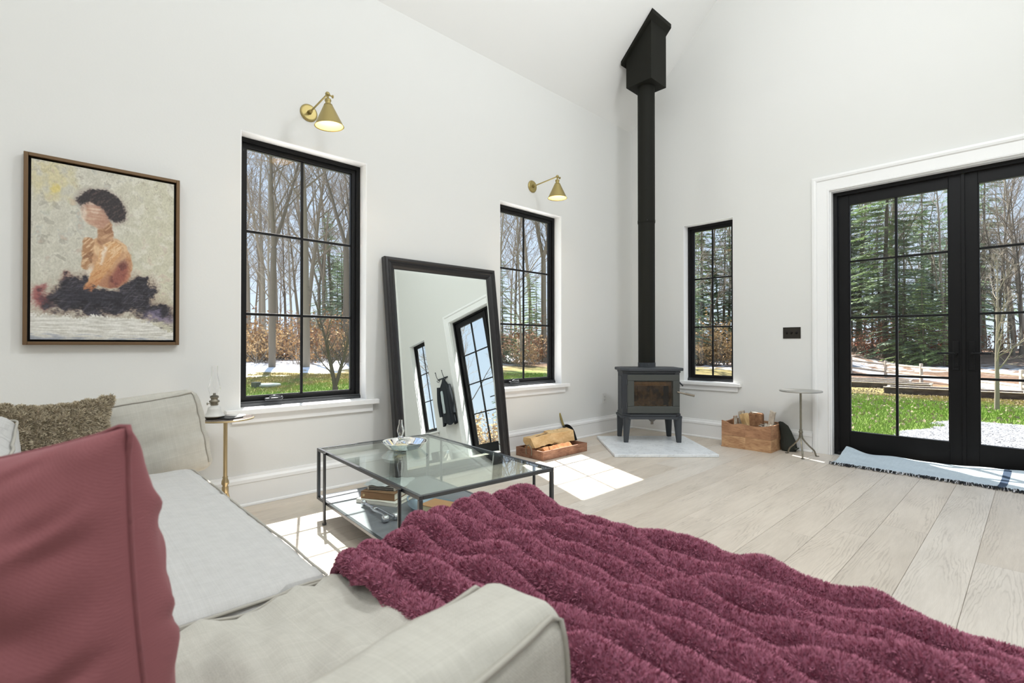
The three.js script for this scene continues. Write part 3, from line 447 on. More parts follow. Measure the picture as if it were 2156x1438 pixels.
// ---------------------------------------------------------------- wooden crate with kindling
{
  const t = thing('wooden_crate', 'reclaimed wooden crate of kindling against the wall', 'crate', [-0.2, 0.001, 1.582]);
  const w = 0.325, L = 0.49, H = 0.275, k = 0.018;
  const wavy = (y0, y1) => { const s = new THREE.Shape(), N = 24; s.moveTo(-L / 2, y0); s.lineTo(L / 2, y0); if (y1) { s.lineTo(L / 2, y1); s.lineTo(-L / 2, y1); } else for (let i = 0; i <= N; i++) { const u = 1 - i / N; s.lineTo(-L / 2 + u * L, 0.255 + 0.022 * Math.pow(1 - u, 6) - 0.03 * Math.exp(-Math.pow((u - 0.22) / 0.12, 2)) + 0.012 * Math.sin(u * 7)); } s.closePath(); return boxUV(new THREE.ExtrudeGeometry(s, { depth: k, bevelEnabled: false }).rotateY(-Math.PI / 2)); };
  part('board', wavy(0.125, 0).translate(-w / 2 + k, 0, 0), W.crate2, t); part('board', wavy(0.012, 0.123).translate(-w / 2 + k, 0, 0), W.crate, t);
  part('board', boxUV(span(w / 2 - k, w / 2, 0.012, 0.12, -L / 2, L / 2)), W.crate, t); part('board', boxUV(span(w / 2 - k, w / 2, 0.122, 0.27, -L / 2, L / 2)), W.crate2, t);
  const sh = (z) => { const s = new THREE.Shape(), a = w / 2 - k; s.moveTo(-a, 0.122); s.lineTo(a, 0.122); s.lineTo(a, 0.27); s.quadraticCurveTo(0, 0.25, -a, 0.265); s.closePath(); return boxUV(new THREE.ExtrudeGeometry(s, { depth: k, bevelEnabled: false }).translate(0, 0, z)); };
  for (const z of [-L / 2, L / 2 - k]) { part('end_board', boxUV(span(-w / 2 + k, w / 2 - k, 0.012, 0.12, z, z + k)), W.crate, t); part('end_board', sh(z), W.crate2, t); }
  part('bottom_board', boxUV(span(-w / 2 - 0.004, w / 2, 0, 0.011, -L / 2 - 0.004, L / 2 + 0.004)), W.crate, t);
  const stick = (label, pos, rot, len, r, seed, m) => { const s = thing('kindling_stick', label, 'kindling', pos, 0, 'kindling in the crate'); s.rotation.set(...rot); const g = splitLog(len, r, 0.2, 2.2, seed); part('split_wood', g.wood, m, s); part('bark', g.bark, W.birch, s); };
  stick('thin brown kindling stick at the left end of the crate', [-0.22, 0.17, 1.40], [0, 0.4, 1.45], 0.28, 0.045, 51, W.split2);
  stick('grey weathered split stick leaning at the left of the crate', [-0.19, 0.19, 1.445], [0.1, 0.9, 1.3], 0.36, 0.065, 53, W.birch);
  stick('pale birch split in the middle of the crate', [-0.2, 0.19, 1.53], [0.5, 1.5, 1.4], 0.37, 0.075, 55, W.birch);
  stick('cream split stick leaning left of the brown block', [-0.22, 0.18, 1.56], [0.0, 2.3, 1.25], 0.34, 0.055, 57, W.split);
  stick('white birch stick standing at the right of the crate', [-0.15, 0.2, 1.72], [0.2, 1.2, 1.48], 0.38, 0.06, 59, W.birch);
  single('brown_block', boxUV(rbox(0.1, 0.26, 0.14, 0.02)), std(0xffffff, 0.95, { map: tiled(woodTex([168, 126, 92], [110, 76, 52], 61), 0.2) }), 'rough brown block of bark standing in the crate', 'block', [-0.15, 0.23, 1.61], 0.15);
  const b = thing('black_liner', 'black bag of wood chips at the right of the crate', 'bag', [-0.2, 0.014, 1.735]);
  part('bag', softBlock(0.25, 0.2, 0.13, 0.03, 0.01, 71).translate(0, 0.12, 0), std(0x17171a, 0.5), b);
  const R = rng(9), chips = []; for (let i = 0; i < 40; i++) { const g = box(0.02 + 0.02 * R(), 0.006, 0.008 + 0.01 * R()).rotateY(R() * 6).rotateZ((R() - 0.5) * 0.8).translate((R() - 0.5) * 0.22, 0.228 + 0.012 * R(), (R() - 0.5) * 0.11); chips.push(g); }
  const ch = part('wood_chips', merge(chips), W.birch, b); ch.userData.kind = 'stuff';
  const sack = thing('canvas_sack', 'dark olive canvas sack slumped beside the crate', 'sack', [-0.105, 0.001, 1.91]);
  const rings = [[0.062, 0.0, 0], [0.075, 0.03, 0], [0.07, 0.09, -0.005], [0.055, 0.14, -0.014], [0.05, 0.2, -0.03], [0.042, 0.25, -0.05], [0.02, 0.285, -0.075], [0.0, 0.29, -0.08]], pos = [], N = 28;
  const ring = rings.map(([r, y, o], i) => [...Array(N)].map((_, j) => { const a = j / N * Math.PI * 2, q = r * (1 + 0.12 * n2(Math.cos(a) * 2 + i * 0.4, Math.sin(a) * 2)); return V(Math.cos(a) * q * 0.85, y, Math.sin(a) * q * 1.0 + o); }));
  for (let i = 0; i < rings.length - 1; i++) for (let j = 0; j < N; j++) { const k2 = (j + 1) % N; pos.push(ring[i][j], ring[i + 1][j], ring[i + 1][k2], ring[i][j], ring[i + 1][k2], ring[i][k2]); }
  const g = mergeVertices(new THREE.BufferGeometry().setFromPoints(pos)); g.computeVertexNormals(); part('sack_body', g, std(0x2d302a, 0.9), sack); part('drawcord', tube([[0.03, 0.02, 0.07], [0.05, 0.03, 0.078], [0.0, 0.036, 0.082], [-0.05, 0.03, 0.07]], 0.005, 16, 6), std(0x4b4d45, 0.9), sack);
}
// ---------------------------------------------------------------- textiles
const linenA = std(0xffffff, 0.92, { map: linenMap([190, 187, 177], 9, 3), bumpMap: linenBump, bumpScale: 0.0006 });
const linenB = std(0xffffff, 0.92, { map: linenMap([194, 193, 190], 8, 5), bumpMap: linenBump, bumpScale: 0.0006 });
const pipeMat = std(0xaeaaa0, 0.9);
function pillowGeo(w, h, t, seed, wr, N = 56, bow = 0.07) {
  const pos = [], idx = [], uv = [], at = (u, v, s) => {
    const x = u * w / 2 * (1 - bow * (1 - v * v)), y = v * h / 2 * (1 - bow * (1 - u * u)), e = Math.pow(Math.max(0, (1 - u * u) * (1 - v * v)), 0.42);
    const rad = Math.atan2(v, u), fold = wr * Math.sin(rad * 14 + 3 * n2(u * 2 + seed, v * 2)) * Math.pow(Math.max(Math.abs(u), Math.abs(v)), 2) * e + wr * 0.8 * n3(u * 3 + seed, v * 3, s * 2) * e;
    return [x, y, s * (t / 2 * e + fold)];
  };
  for (const s of [1, -1]) { const o = pos.length / 3; for (let j = 0; j <= N; j++) for (let i = 0; i <= N; i++) { const u = Math.sin((i / N - 0.5) * Math.PI), v = Math.sin((j / N - 0.5) * Math.PI); pos.push(...at(u, v, s)); uv.push(u * w / 2 / 0.25, v * h / 2 / 0.25); } for (let j = 0; j < N; j++) for (let i = 0; i < N; i++) { const a = o + j * (N + 1) + i, b = a + 1, c = a + N + 1, d = c + 1; s > 0 ? idx.push(a, b, d, a, d, c) : idx.push(a, d, b, a, c, d); } }
  const g = new THREE.BufferGeometry(); g.setAttribute('position', new THREE.Float32BufferAttribute(pos, 3)); g.setAttribute('uv', new THREE.Float32BufferAttribute(uv, 2)); g.setIndex(idx); g.computeVertexNormals(); return g;
}
function furOn(geo, count, len, wid, color, spread, seed, parent, name, keep, lean = null) {
  const R = rng(seed), g = geo.index ? geo : geo, P = g.attributes.position, Nn = g.attributes.normal, I = g.index.array, nt = I.length / 3, cum = new Float32Array(nt), a = V(0, 0, 0), b = V(0, 0, 0), c = V(0, 0, 0);
  let s = 0; for (let i = 0; i < nt; i++) { a.fromBufferAttribute(P, I[i * 3]); b.fromBufferAttribute(P, I[i * 3 + 1]); c.fromBufferAttribute(P, I[i * 3 + 2]); const area = b.sub(a).cross(c.sub(a)).length(); a.fromBufferAttribute(P, I[i * 3]); s += (!keep || keep(a)) ? area : 0; cum[i] = s; }
  const bl = new THREE.BufferGeometry(); // one curved tapering strand, unit long
  const pts = [[0, 0, 1], [0.33, 0.03, 0.95], [0.68, 0.14, 0.7], [1, 0.36, 0.05]], pp = [], ii = []; for (const [y, z, k] of pts) pp.push(-0.5 * k, y, z, 0.5 * k, y, z); for (let k = 0; k < 3; k++) ii.push(k * 2, k * 2 + 1, k * 2 + 3, k * 2, k * 2 + 3, k * 2 + 2);
  bl.setAttribute('position', new THREE.Float32BufferAttribute(pp, 3)); bl.setIndex(ii); bl.computeVertexNormals();
  const m = new THREE.InstancedMesh(bl, std(0xffffff, 0.85, { side: THREE.DoubleSide }), count); m.name = name; m.castShadow = m.receiveShadow = true; m.userData.kind = 'stuff';
  const M4 = new THREE.Matrix4(), q = new THREE.Quaternion(), q2 = new THREE.Quaternion(), up = V(0, 1, 0), n = V(0, 0, 0), sc = V(0, 0, 0), col = new THREE.Color(), base = new THREE.Color(color);
  for (let k = 0; k < count; k++) {
    const t = R() * s; let lo = 0, hi = nt - 1; while (lo < hi) { const mid = (lo + hi) >> 1; cum[mid] < t ? lo = mid + 1 : hi = mid; }
    let u = R(), v = R(); if (u + v > 1) { u = 1 - u; v = 1 - v; } const w0 = 1 - u - v, i0 = I[lo * 3], i1 = I[lo * 3 + 1], i2 = I[lo * 3 + 2];
    const x = P.getX(i0) * w0 + P.getX(i1) * u + P.getX(i2) * v, y = P.getY(i0) * w0 + P.getY(i1) * u + P.getY(i2) * v, z = P.getZ(i0) * w0 + P.getZ(i1) * u + P.getZ(i2) * v;
    n.set(Nn.getX(i0), Nn.getY(i0), Nn.getZ(i0)); const cl = n3(x * 55, y * 55, z * 55), c2 = n3(x * 55 + 40, y * 55, z * 55);
    n.x += spread * (0.6 * cl + 0.5 * (R() - 0.5)); n.z += spread * (0.6 * c2 + 0.5 * (R() - 0.5)); n.y += spread * 0.3 * (R() - 0.5); if (lean) n.add(lean); n.normalize();
    q.setFromUnitVectors(up, n); q2.setFromAxisAngle(up, Math.PI * (cl * 1.2 + R() * 0.8)); q.multiply(q2);
    const L = len * (0.65 + 0.6 * R()); sc.set(wid * (0.7 + 0.6 * R()), L, L); M4.compose(a.set(x, y, z), q, sc); m.setMatrixAt(k, M4);
    const f = 0.8 + 0.42 * R(); col.setRGB(base.r * f, base.g * f, base.b * f); m.setColorAt(k, col);
  }
  parent.add(m); return m;
}
// ---------------------------------------------------------------- sectional sofa
{
  const t = thing('sectional_sofa', 'light linen corner sofa with loose cushions in the foreground', 'sofa', [0, 0, 0]);
  const cushion = (name, mat, w, h, d, x, y, z, o = {}) => {
    const { r = 0.045, puff = [0.01, 0.028, 0.01], seed = 1, wr = 0.004, wf = 5, an = [1, 1, 1], cell = 0.022, turn = [0, 0, 0], loops = [0.86, -0.86], label } = o;
    const m = part(name, triUV(softBlock(w, h, d, r, puff, seed, wr, wf, an, cell), 0.25), mat, t, label); m.position.set(x, y, z); m.rotation.set(...turn);
    for (const l of loops) part('piping', pipingLoop(w, h, d, r * 0.75, puff, seed, wr, wf, an, l), pipeMat, m); return m;
  };
  part('base', triUV(merge([softBlock(0.86, 0.25, 1.8, 0.03, 0.004, 3, 0.002).translate(-5.57, 0.185, 1.52), softBlock(1.52, 0.24, 0.98, 0.03, 0.004, 4, 0.002).translate(-5.2, 0.18, 2.93)]), 0.25), linenB, t);
  for (const [x, z] of [[-5.95, 0.68], [-5.2, 0.68], [-4.5, 2.5], [-4.5, 3.36], [-5.9, 3.36]]) part('leg', cyl(0.022, 0.018, 0.07, x, 0.036, z, 16), std(0x3a2c22, 0.5), t);
  cushion('seat_cushion', linenB, 0.88, 0.175, 1.56, -5.525, 0.398, 1.62, { seed: 7, puff: [0.008, 0.03, 0.008], wr: 0.0035, wf: 4, an: [1, 1, 2.2] });
  cushion('seat_cushion', linenA, 1.5, 0.175, 1.0, -5.19, 0.388, 2.905, { seed: 13, puff: [0.008, 0.035, 0.008], wr: 0.018, wf: 4.5, an: [1.7, 0.5, 0.55] });
  // long back cushion along the seat, seen end on at the left edge
  cushion('back_cushion', linenB, 0.2, 0.36, 1.25, -5.785, 0.645, 1.72, { seed: 17, r: 0.07, puff: [0.012, 0.012, 0.01], wr: 0.003, cell: 0.02 });
  // cushion at the window end of the seat
  cushion('arm_cushion', linenA, 0.8, 0.42, 0.26, -5.40, 0.575, 0.60, { seed: 19, r: 0.05, puff: [0.012, 0.014, 0.022], wr: 0.007, wf: 4.5, an: [0.5, 2.6, 1], turn: [-0.12, 0, 0.15], loops: [] });
  // low back cushion nearest the viewer
  cushion('back_cushion', linenA, 0.9, 0.24, 0.15, -5.562, 0.603, 3.215, { seed: 23, r: 0.04, puff: [0.006, 0.02, 0.012], wr: 0.004, cell: 0.016, turn: [0, 0.17, 0.0], loops: [] });
  const near = t.children[t.children.length - 1], arm = t.children[t.children.length - 2];
  { // piping along the top long edges and down the ends of those two
    const run = (m, w, h, d, r, puff, seed, wr, wf, an, list, rad) => { const f = softField(w, h, d, r * 0.8, puff, seed, wr, wf, an); for (const L of list) { const pts = []; for (let i = 0; i < L.length - 1; i++) for (let k = 0; k < 12; k++) { const s = k / 12; pts.push(f(...[0, 1, 2].map((c) => lerp(L[i][c], L[i + 1][c], s) * [w, h, d][c] / 2))); } part('piping', tube(pts, rad, pts.length * 2, 6), pipeMat, m); } };
    run(near, 0.9, 0.24, 0.15, 0.04, [0.006, 0.02, 0.012], 23, 0.004, 5, [1, 1, 1], [[[-1, 0.93, 1], [0.93, 0.93, 1], [0.97, -1, 1]], [[-1, 0.93, -1], [0.93, 0.93, -1], [0.97, -1, -1]]], 0.0045);
    run(arm, 0.8, 0.42, 0.26, 0.05, [0.012, 0.014, 0.022], 19, 0.007, 4.5, [0.5, 2.6, 1], [[[-1, 0.93, 1], [0.93, 0.93, 1], [0.97, -1, 1]], [[-1, 0.93, -1], [0.93, 0.93, -1], [0.97, -1, -1]]], 0.0035);
  }
}
// ---------------------------------------------------------------- loose pillows
{
  const velvet = phys(0x8c5256, 0.8, { sheen: 0.6, sheenRoughness: 0.5, sheenColor: new THREE.Color(0xd7a0a4), bumpMap: linenBump, bumpScale: 0.0004 });
  const t = thing('velvet_pillow', 'dusty pink velvet pillow close in the left foreground', 'pillow', [-5.694, 0.70, 2.748]);
  const slump = (g) => { g.applyMatrix4(new THREE.Matrix4().makeRotationFromEuler(new THREE.Euler(-0.05, -0.9, 0.17, 'YXZ'))); const p = g.attributes.position; for (let i = 0; i < p.count; i++) { const y = p.getY(i), f = -0.18; if (y < f) { p.setY(i, f + (y - f) * 0.12); } } g.computeVertexNormals(); return g; };
  part('cover', slump(pillowGeo(0.47, 0.47, 0.30, 4, 0.013, 80, 0.06)), velvet, t);
  part('seam', slump(tube([...Array(48)].map((_, i) => { const s = i / 48 * 4, k = Math.floor(s), f = (s - k) * 2 - 1, e = [[f, 1], [1, -f], [-f, -1], [-1, f]][k]; return V(e[0] * 0.235 * (1 - 0.06 * (1 - e[1] * e[1])), e[1] * 0.235 * (1 - 0.06 * (1 - e[0] * e[0])), 0); }), 0.0035, 160, 6, true)), velvet, t);
  const f = thing('faux_fur_pillow', 'taupe ribbed faux fur pillow at the window end of the sofa', 'pillow', [-5.575, 0.665, 0.86]); f.rotation.set(-0.25, 0.1, 0.05);
  const g = pillowGeo(0.38, 0.36, 0.18, 9, 0.004, 72, 0.17), p = g.attributes.position, n = g.attributes.normal;
  for (let i = 0; i < p.count; i++) { const rib = Math.abs(Math.sin((p.getX(i) + 0.012 * n2(p.getX(i) * 8, p.getY(i) * 12)) * Math.PI / 0.042)), k = 0.011 * Math.pow(rib, 0.6) - 0.004 + 0.004 * n2(p.getX(i) * 30, p.getY(i) * 26); p.setXYZ(i, p.getX(i) + n.getX(i) * k, p.getY(i) + n.getY(i) * k, p.getZ(i) + n.getZ(i) * k); }
  g.computeVertexNormals(); part('cover', g, std(0x8a7e6b, 0.95), f);
  furOn(g, 26000, 0.011, 0.0028, 0xbfb299, 0.9, 41, f, 'fur_pile', (q) => q.z > -0.03);
}
// ---------------------------------------------------------------- ribbed plush throw
{
  const t = thing('plush_throw', 'burgundy ribbed plush throw spread over the sofa end', 'throw blanket', [0, 0, 0]);
  const NX = 250, NZ = 330, X0 = -5.10, XW = 0.70, SIDE = 0.34, FRONT = 0.28, ZL = 1.32, Z0 = 2.335, R = 0.055;
  // arc along x over the end of the seat, and along z over its front
  const over = (s, flat, r) => { if (s <= flat) return [s, 0]; const a = (s - flat) / r; if (a < Math.PI / 2) return [flat + r * Math.sin(a), r * (1 - Math.cos(a))]; const e = s - flat - r * Math.PI / 2; return [flat + r + 0.10 * e, r + e]; };
  const pos = [], idx = [], uv = [];
  for (let j = 0; j <= NZ; j++) for (let i = 0; i <= NX; i++) {
    const a = i / NX * (XW + SIDE), bz = j / NZ * (FRONT + ZL), z1 = FRONT + ZL - bz; // z1 measured from the back towards the front
    const [dx, dyx] = over(a, XW, R), [dz, dyz] = over(z1, ZL - R, R);
    let x = X0 + dx + 0.02 * n2(bz * 2.2, 4.1) * (1 - a), z = (Z0 + ZL) - dz, y = 0.500 - dyx - dyz;
    y += 0.02 * Math.exp(-Math.pow((a - 0.35) / 0.3, 2)) - 0.022 * sstep(0.1, 0.0, a);
    z += 0.10 * sstep(0.28, 0, a) * sstep(0.4, 0, bz - FRONT * 0.6) ; // left front corner drawn back
    if (y < 0.02) y = 0.02 + 0.01 * a;
    pos.push(x, y, z); uv.push(a / 0.1, bz / 0.1);
  }
  for (let j = 0; j < NZ; j++) for (let i = 0; i < NX; i++) { const p = j * (NX + 1) + i; idx.push(p, p + NX + 1, p + 1, p + 1, p + NX + 1, p + NX + 2); }
  const g = new THREE.BufferGeometry(); g.setAttribute('position', new THREE.Float32BufferAttribute(pos, 3)); g.setAttribute('uv', new THREE.Float32BufferAttribute(uv, 2)); g.setIndex(idx); g.computeVertexNormals();
  const P = g.attributes.position, Nn = g.attributes.normal;
  for (let j = 0; j <= NZ; j++) for (let i = 0; i <= NX; i++) {
    const k = j * (NX + 1) + i, a = i / NX * (XW + SIDE), b = j / NZ * (FRONT + ZL);
    const wob = a + 0.016 * n2(b * 1.7, a * 1.5) + 0.006 * n2(b * 5 + 9, a * 5), rib = Math.pow(Math.abs(Math.sin(wob * Math.PI / 0.082)), 0.5), per = Math.floor(wob / 0.082);
    const h = 0.058 * rib * (0.75 + 0.35 * n2(b * 4.2 + per * 3.3, per * 1.7)) + 0.007 * n2(b * 9 + per * 2.1, per) * rib + 0.018 * n2(a * 2.5, b * 2.5);
    P.setXYZ(k, P.getX(k) + Nn.getX(k) * h, P.getY(k) + Nn.getY(k) * h, P.getZ(k) + Nn.getZ(k) * h);
  }
  g.computeVertexNormals();
  if (g.attributes.normal.getY(Math.floor((NX + 1) * NZ / 2 + NX / 4)) < 0) { const I = g.index.array; for (let i = 0; i < I.length; i += 3) { const q = I[i]; I[i] = I[i + 1]; I[i + 1] = q; } g.computeVertexNormals(); }
  part('fabric', g, std(0x8a5064, 0.95, { side: THREE.DoubleSide }), t);
  furOn(g, 300000, 0.0075, 0.0018, 0xb87288, 0.55, 43, t, 'plush_pile', (q) => q.y > 0.36, V(0.03, 0.1, 0.1));
}
// ---------------------------------------------------------------- coffee table and what stands on it
const CT = { x: -4.025, z: 1.231, a: -0.0745 };
const onTable = (lx, lz) => [CT.x + lx * Math.cos(CT.a) + lz * Math.sin(CT.a), CT.z - lx * Math.sin(CT.a) + lz * Math.cos(CT.a)];
{
  const t = thing('coffee_table', 'glass coffee table with thin metal frame and dark lower shelf', 'coffee table', [CT.x, 0.001, CT.z], CT.a);
  const w = 0.79, L = 1.30, h = 0.43, b = 0.018, ys = 0.132, X = w / 2, Z = L / 2, fm = std(0x55575a, 0.3, { metalness: 0.85 });
  part('top_frame', merge([span(-X, -X + b, h - b, h, -Z, Z, 0.002), span(X - b, X, h - b, h, -Z, Z, 0.002), span(-X + b, X - b, h - b, h, -Z, -Z + b, 0.002), span(-X + b, X - b, h - b, h, Z - b, Z, 0.002)]), fm, t);
  part('shelf_frame', merge([span(-X, -X + b, ys - b, ys, -Z, Z, 0.002), span(X - b, X, ys - b, ys, -Z, Z, 0.002), span(-X + b, X - b, ys - b, ys, -Z, -Z + b, 0.002), span(-X + b, X - b, ys - b, ys, Z - b, Z, 0.002), span(-X + b, X - b, ys - b, ys - 0.006, -Z + 0.16, -Z + 0.16 + b)]), fm, t);
  for (const sx of [-1, 1]) for (const sz of [-1, 1]) part('corner_post', span(sx * X - (sx > 0 ? b : 0), sx * X + (sx > 0 ? 0 : b), ys, h - b, sz * Z - (sz > 0 ? b : 0), sz * Z + (sz > 0 ? 0 : b), 0.002), fm, t);
  for (const sx of [-1, 1]) for (const sz of [-1, 1]) { const lx = sx * (X + 0.0085), lz = sz * (Z - 0.165); part('leg', merge([cyl(0.0085, 0.0085, h - 0.004, lx, h / 2 - 0.002, lz, 14), cyl(0.012, 0.012, 0.012, lx, 0.006, lz, 14)]), fm, t); }
  part('glass_top', rbox(w - 2 * b - 0.002, 0.008, L - 2 * b - 0.002, 0.002, 0, h - 0.006, 0, 1), phys(0xf4faf7, 0.0, { transmission: 1, thickness: 0, ior: 1.55 }), t);
  const slate = tex(512, 512, (u, v) => { const k = 12 * fbm2(u * 3, v * 8, 4) + 5 * n2(u * 40, v * 160); return [118 + k, 120 + k, 125 + k * 1.05]; });
  part('shelf', boxUV(box(w - 2 * b - 0.002, 0.012, L - 2 * b - 0.002, 0, ys - 0.007, 0), 0.8), std(0xffffff, 0.42, { map: slate }), t);
  const ST = 0.001 + ys - 0.001;
  // book stack
  const book = (label, w2, h2, d2, y, lx, lz, turn, cover, spine) => {
    const [x, z] = onTable(lx, lz), k = thing('book', label, 'book', [x, ST + y, z], CT.a + turn, 'books on the coffee table shelf');
    part('cover', merge([box(w2, 0.003, d2, 0, 0.0015, 0), box(w2, 0.003, d2, 0, h2 - 0.0015, 0), box(0.003, h2, d2, -w2 / 2 + 0.0015, h2 / 2, 0)]), cover, k);
    part('pages', box(w2 - 0.008, h2 - 0.006, d2 - 0.008, 0.001, h2 / 2, 0), std(0xe9e2d2, 0.9), k);
    if (spine) spine(k, w2, h2, d2); return k;
  };
  book('white book at the bottom of the stack on the coffee table shelf', 0.19, 0.022, 0.27, 0, -0.105, -0.30, 0.55, std(0xe9e4da, 0.6));
  book('thick brown clothbound book in the middle of the stack', 0.16, 0.042, 0.225, 0.0225, -0.10, -0.315, 0.60, std(0x8d6a4c, 0.7), (k, a, b2, d2) => part('emblem', lathe([[0, 0.001], [0.007, 0.001], [0.008, 0], [0, 0]], 12).rotateZ(Math.PI / 2).translate(-a / 2 - 0.0002, b2 / 2, -d2 / 2 + 0.02), M.gold, k));
  book('thin paperback with black striped spine on top of the stack', 0.12, 0.02, 0.18, 0.065, -0.085, -0.33, 0.68, std(0xcfcac2, 0.6), (k, a, b2, d2) => { for (let i = 0; i < 2; i++) part('spine_band', box(0.0012, 0.006, d2 - 0.02, -a / 2 - 0.0004, 0.006 + i * 0.009, 0), std(0x25252a, 0.6), k); });
  { // loose crumpled sheet on the stack
    const [x, z] = onTable(-0.05, -0.35), s = new THREE.PlaneGeometry(0.2, 0.26, 20, 26).rotateX(-Math.PI / 2), p = s.attributes.position; for (let i = 0; i < p.count; i++) p.setY(i, 0.003 + 0.012 * Math.abs(n2(p.getX(i) * 9, p.getZ(i) * 9))); s.computeVertexNormals();
    single('paper_sheet', s, std(0xc9cacc, 0.8, { side: THREE.DoubleSide }), 'crumpled grey paper lying on the book stack', 'paper', [x, ST + 0.086, z], CT.a + 0.75);
  }
  { // weighted tuning fork
    const [x, z] = onTable(-0.245, -0.09), k = thing('tuning_fork', 'chrome tuning fork with weighted ends on the coffee table shelf', 'tuning fork', [x, ST + 0.022, z], CT.a + 0.03);
    part('stem', merge([bar([0, 0, -0.17], [0, 0, -0.05], 0.0075, 14), rbox(0.032, 0.014, 0.03, 0.005, 0, 0, -0.045)]), M.chrome, k);
    part('tine', rbox(0.01, 0.014, 0.2, 0.003, -0.014, 0, 0.06), M.chrome, k); part('tine', rbox(0.01, 0.014, 0.2, 0.003, 0.014, 0, 0.06), M.chrome, k);
    const wgt = (xx) => lathe([[0, -0.016], [0.016, -0.015], [0.019, -0.011], [0.019, 0.011], [0.016, 0.015], [0, 0.016]], 20).rotateZ(Math.PI / 2).translate(xx, 0, 0.15);
    part('weight', wgt(-0.03), M.chrome, k); part('weight', wgt(0.03), M.chrome, k); part('end_knob', lathe([[0, -0.014], [0.014, -0.012], [0.017, 0], [0.014, 0.012], [0, 0.014]], 20).rotateX(Math.PI / 2).translate(0, 0, -0.178), M.chrome, k);
  }
  { // galvanised oval tray with a book in it
    const [x, z] = onTable(0.02, 0.14), k = thing('oval_tray', 'blue-grey metal oval tray on the coffee table shelf', 'tray', [x, ST, z], CT.a + 0.3), zn = std(0x8794a0, 0.4, { metalness: 0.7 });
    part('tray_body', lathe([[0, 0.004], [0.1, 0.004], [0.12, 0.01], [0.14, 0.045], [0.148, 0.048], [0.15, 0.044], [0.143, 0.042], [0.124, 0.006], [0.1, 0], [0, 0]], 48).scale(0.85, 1, 1.5), zn, k);
    part('tray_handle', tube([[-0.03, 0.045, -0.222], [-0.02, 0.062, -0.235], [0.02, 0.062, -0.235], [0.03, 0.045, -0.222]], 0.005, 16, 8), zn, k);
    const bk = thing('book', 'cream-paged book standing in the oval metal tray', 'book', [x - 0.01, ST + 0.006, z + 0.02], CT.a + 0.35, 'books on the coffee table shelf');
    part('cover', merge([box(0.13, 0.003, 0.2, 0, 0.0015, 0), box(0.13, 0.003, 0.2, 0, 0.0585, 0), box(0.13, 0.06, 0.003, 0, 0.03, 0.099)]), std(0xb98c62, 0.7), bk); part('pages', box(0.122, 0.053, 0.192, 0, 0.03, 0), std(0xe6d8b4, 0.9), bk);
  }
  const clear = phys(0xffffff, 0.0, { transmission: 1, thickness: 0.01, ior: 1.5 });
  { // glass dish with soaps or stones, glass lamp standing in it
    const y = 0.4295, [x, z] = [-3.975, 0.935], d = thing('glass_dish', 'shallow clear glass dish on the coffee table', 'dish', [x, y, z]);
    part('bowl', lathe([[0, 0.006], [0.085, 0.006], [0.1, 0.012], [0.128, 0.04], [0.14, 0.046], [0.142, 0.044], [0.131, 0.037], [0.103, 0.007], [0.085, 0.0], [0, 0.0]], 56), phys(0xf6f8f6, 0.01, { transmission: 1, thickness: 0.01, ior: 1.5 }), d);
    single('candle_disc', lathe([[0, 0.024], [0.05, 0.023], [0.06, 0.016], [0.058, 0.002], [0.05, 0], [0, 0]], 32).scale(1, 1, 0.7), std(0xe4dcb8, 0.6), 'cream soap disc lying in the glass dish', 'soap', [x - 0.045, y + 0.0065, z + 0.02], 0.7);
    const l = thing('glass_lamp', 'small clear glass oil lamp standing in the dish', 'oil lamp', [x - 0.012, y + 0.0065, z - 0.03]);
    part('font', lathe([[0, 0.002], [0.034, 0.0], [0.036, 0.012], [0.03, 0.024], [0.024, 0.036], [0.014, 0.044], [0.012, 0.05], [0, 0.05]], 32), clear, l);
    part('burner', lathe([[0.013, 0.048], [0.016, 0.05], [0.018, 0.06], [0.014, 0.068], [0, 0.07]], 24), M.chrome, l);
    part('chimney', lathe([[0.013, 0.064], [0.016, 0.075], [0.022, 0.092], [0.023, 0.104], [0.019, 0.122], [0.0125, 0.142], [0.0115, 0.165], [0.013, 0.17], [0.0118, 0.17], [0.0105, 0.165], [0.0115, 0.142], [0.018, 0.121], [0.022, 0.104], [0.021, 0.092], [0.015, 0.076], [0.012, 0.064]], 32), clear, l);
  }
}
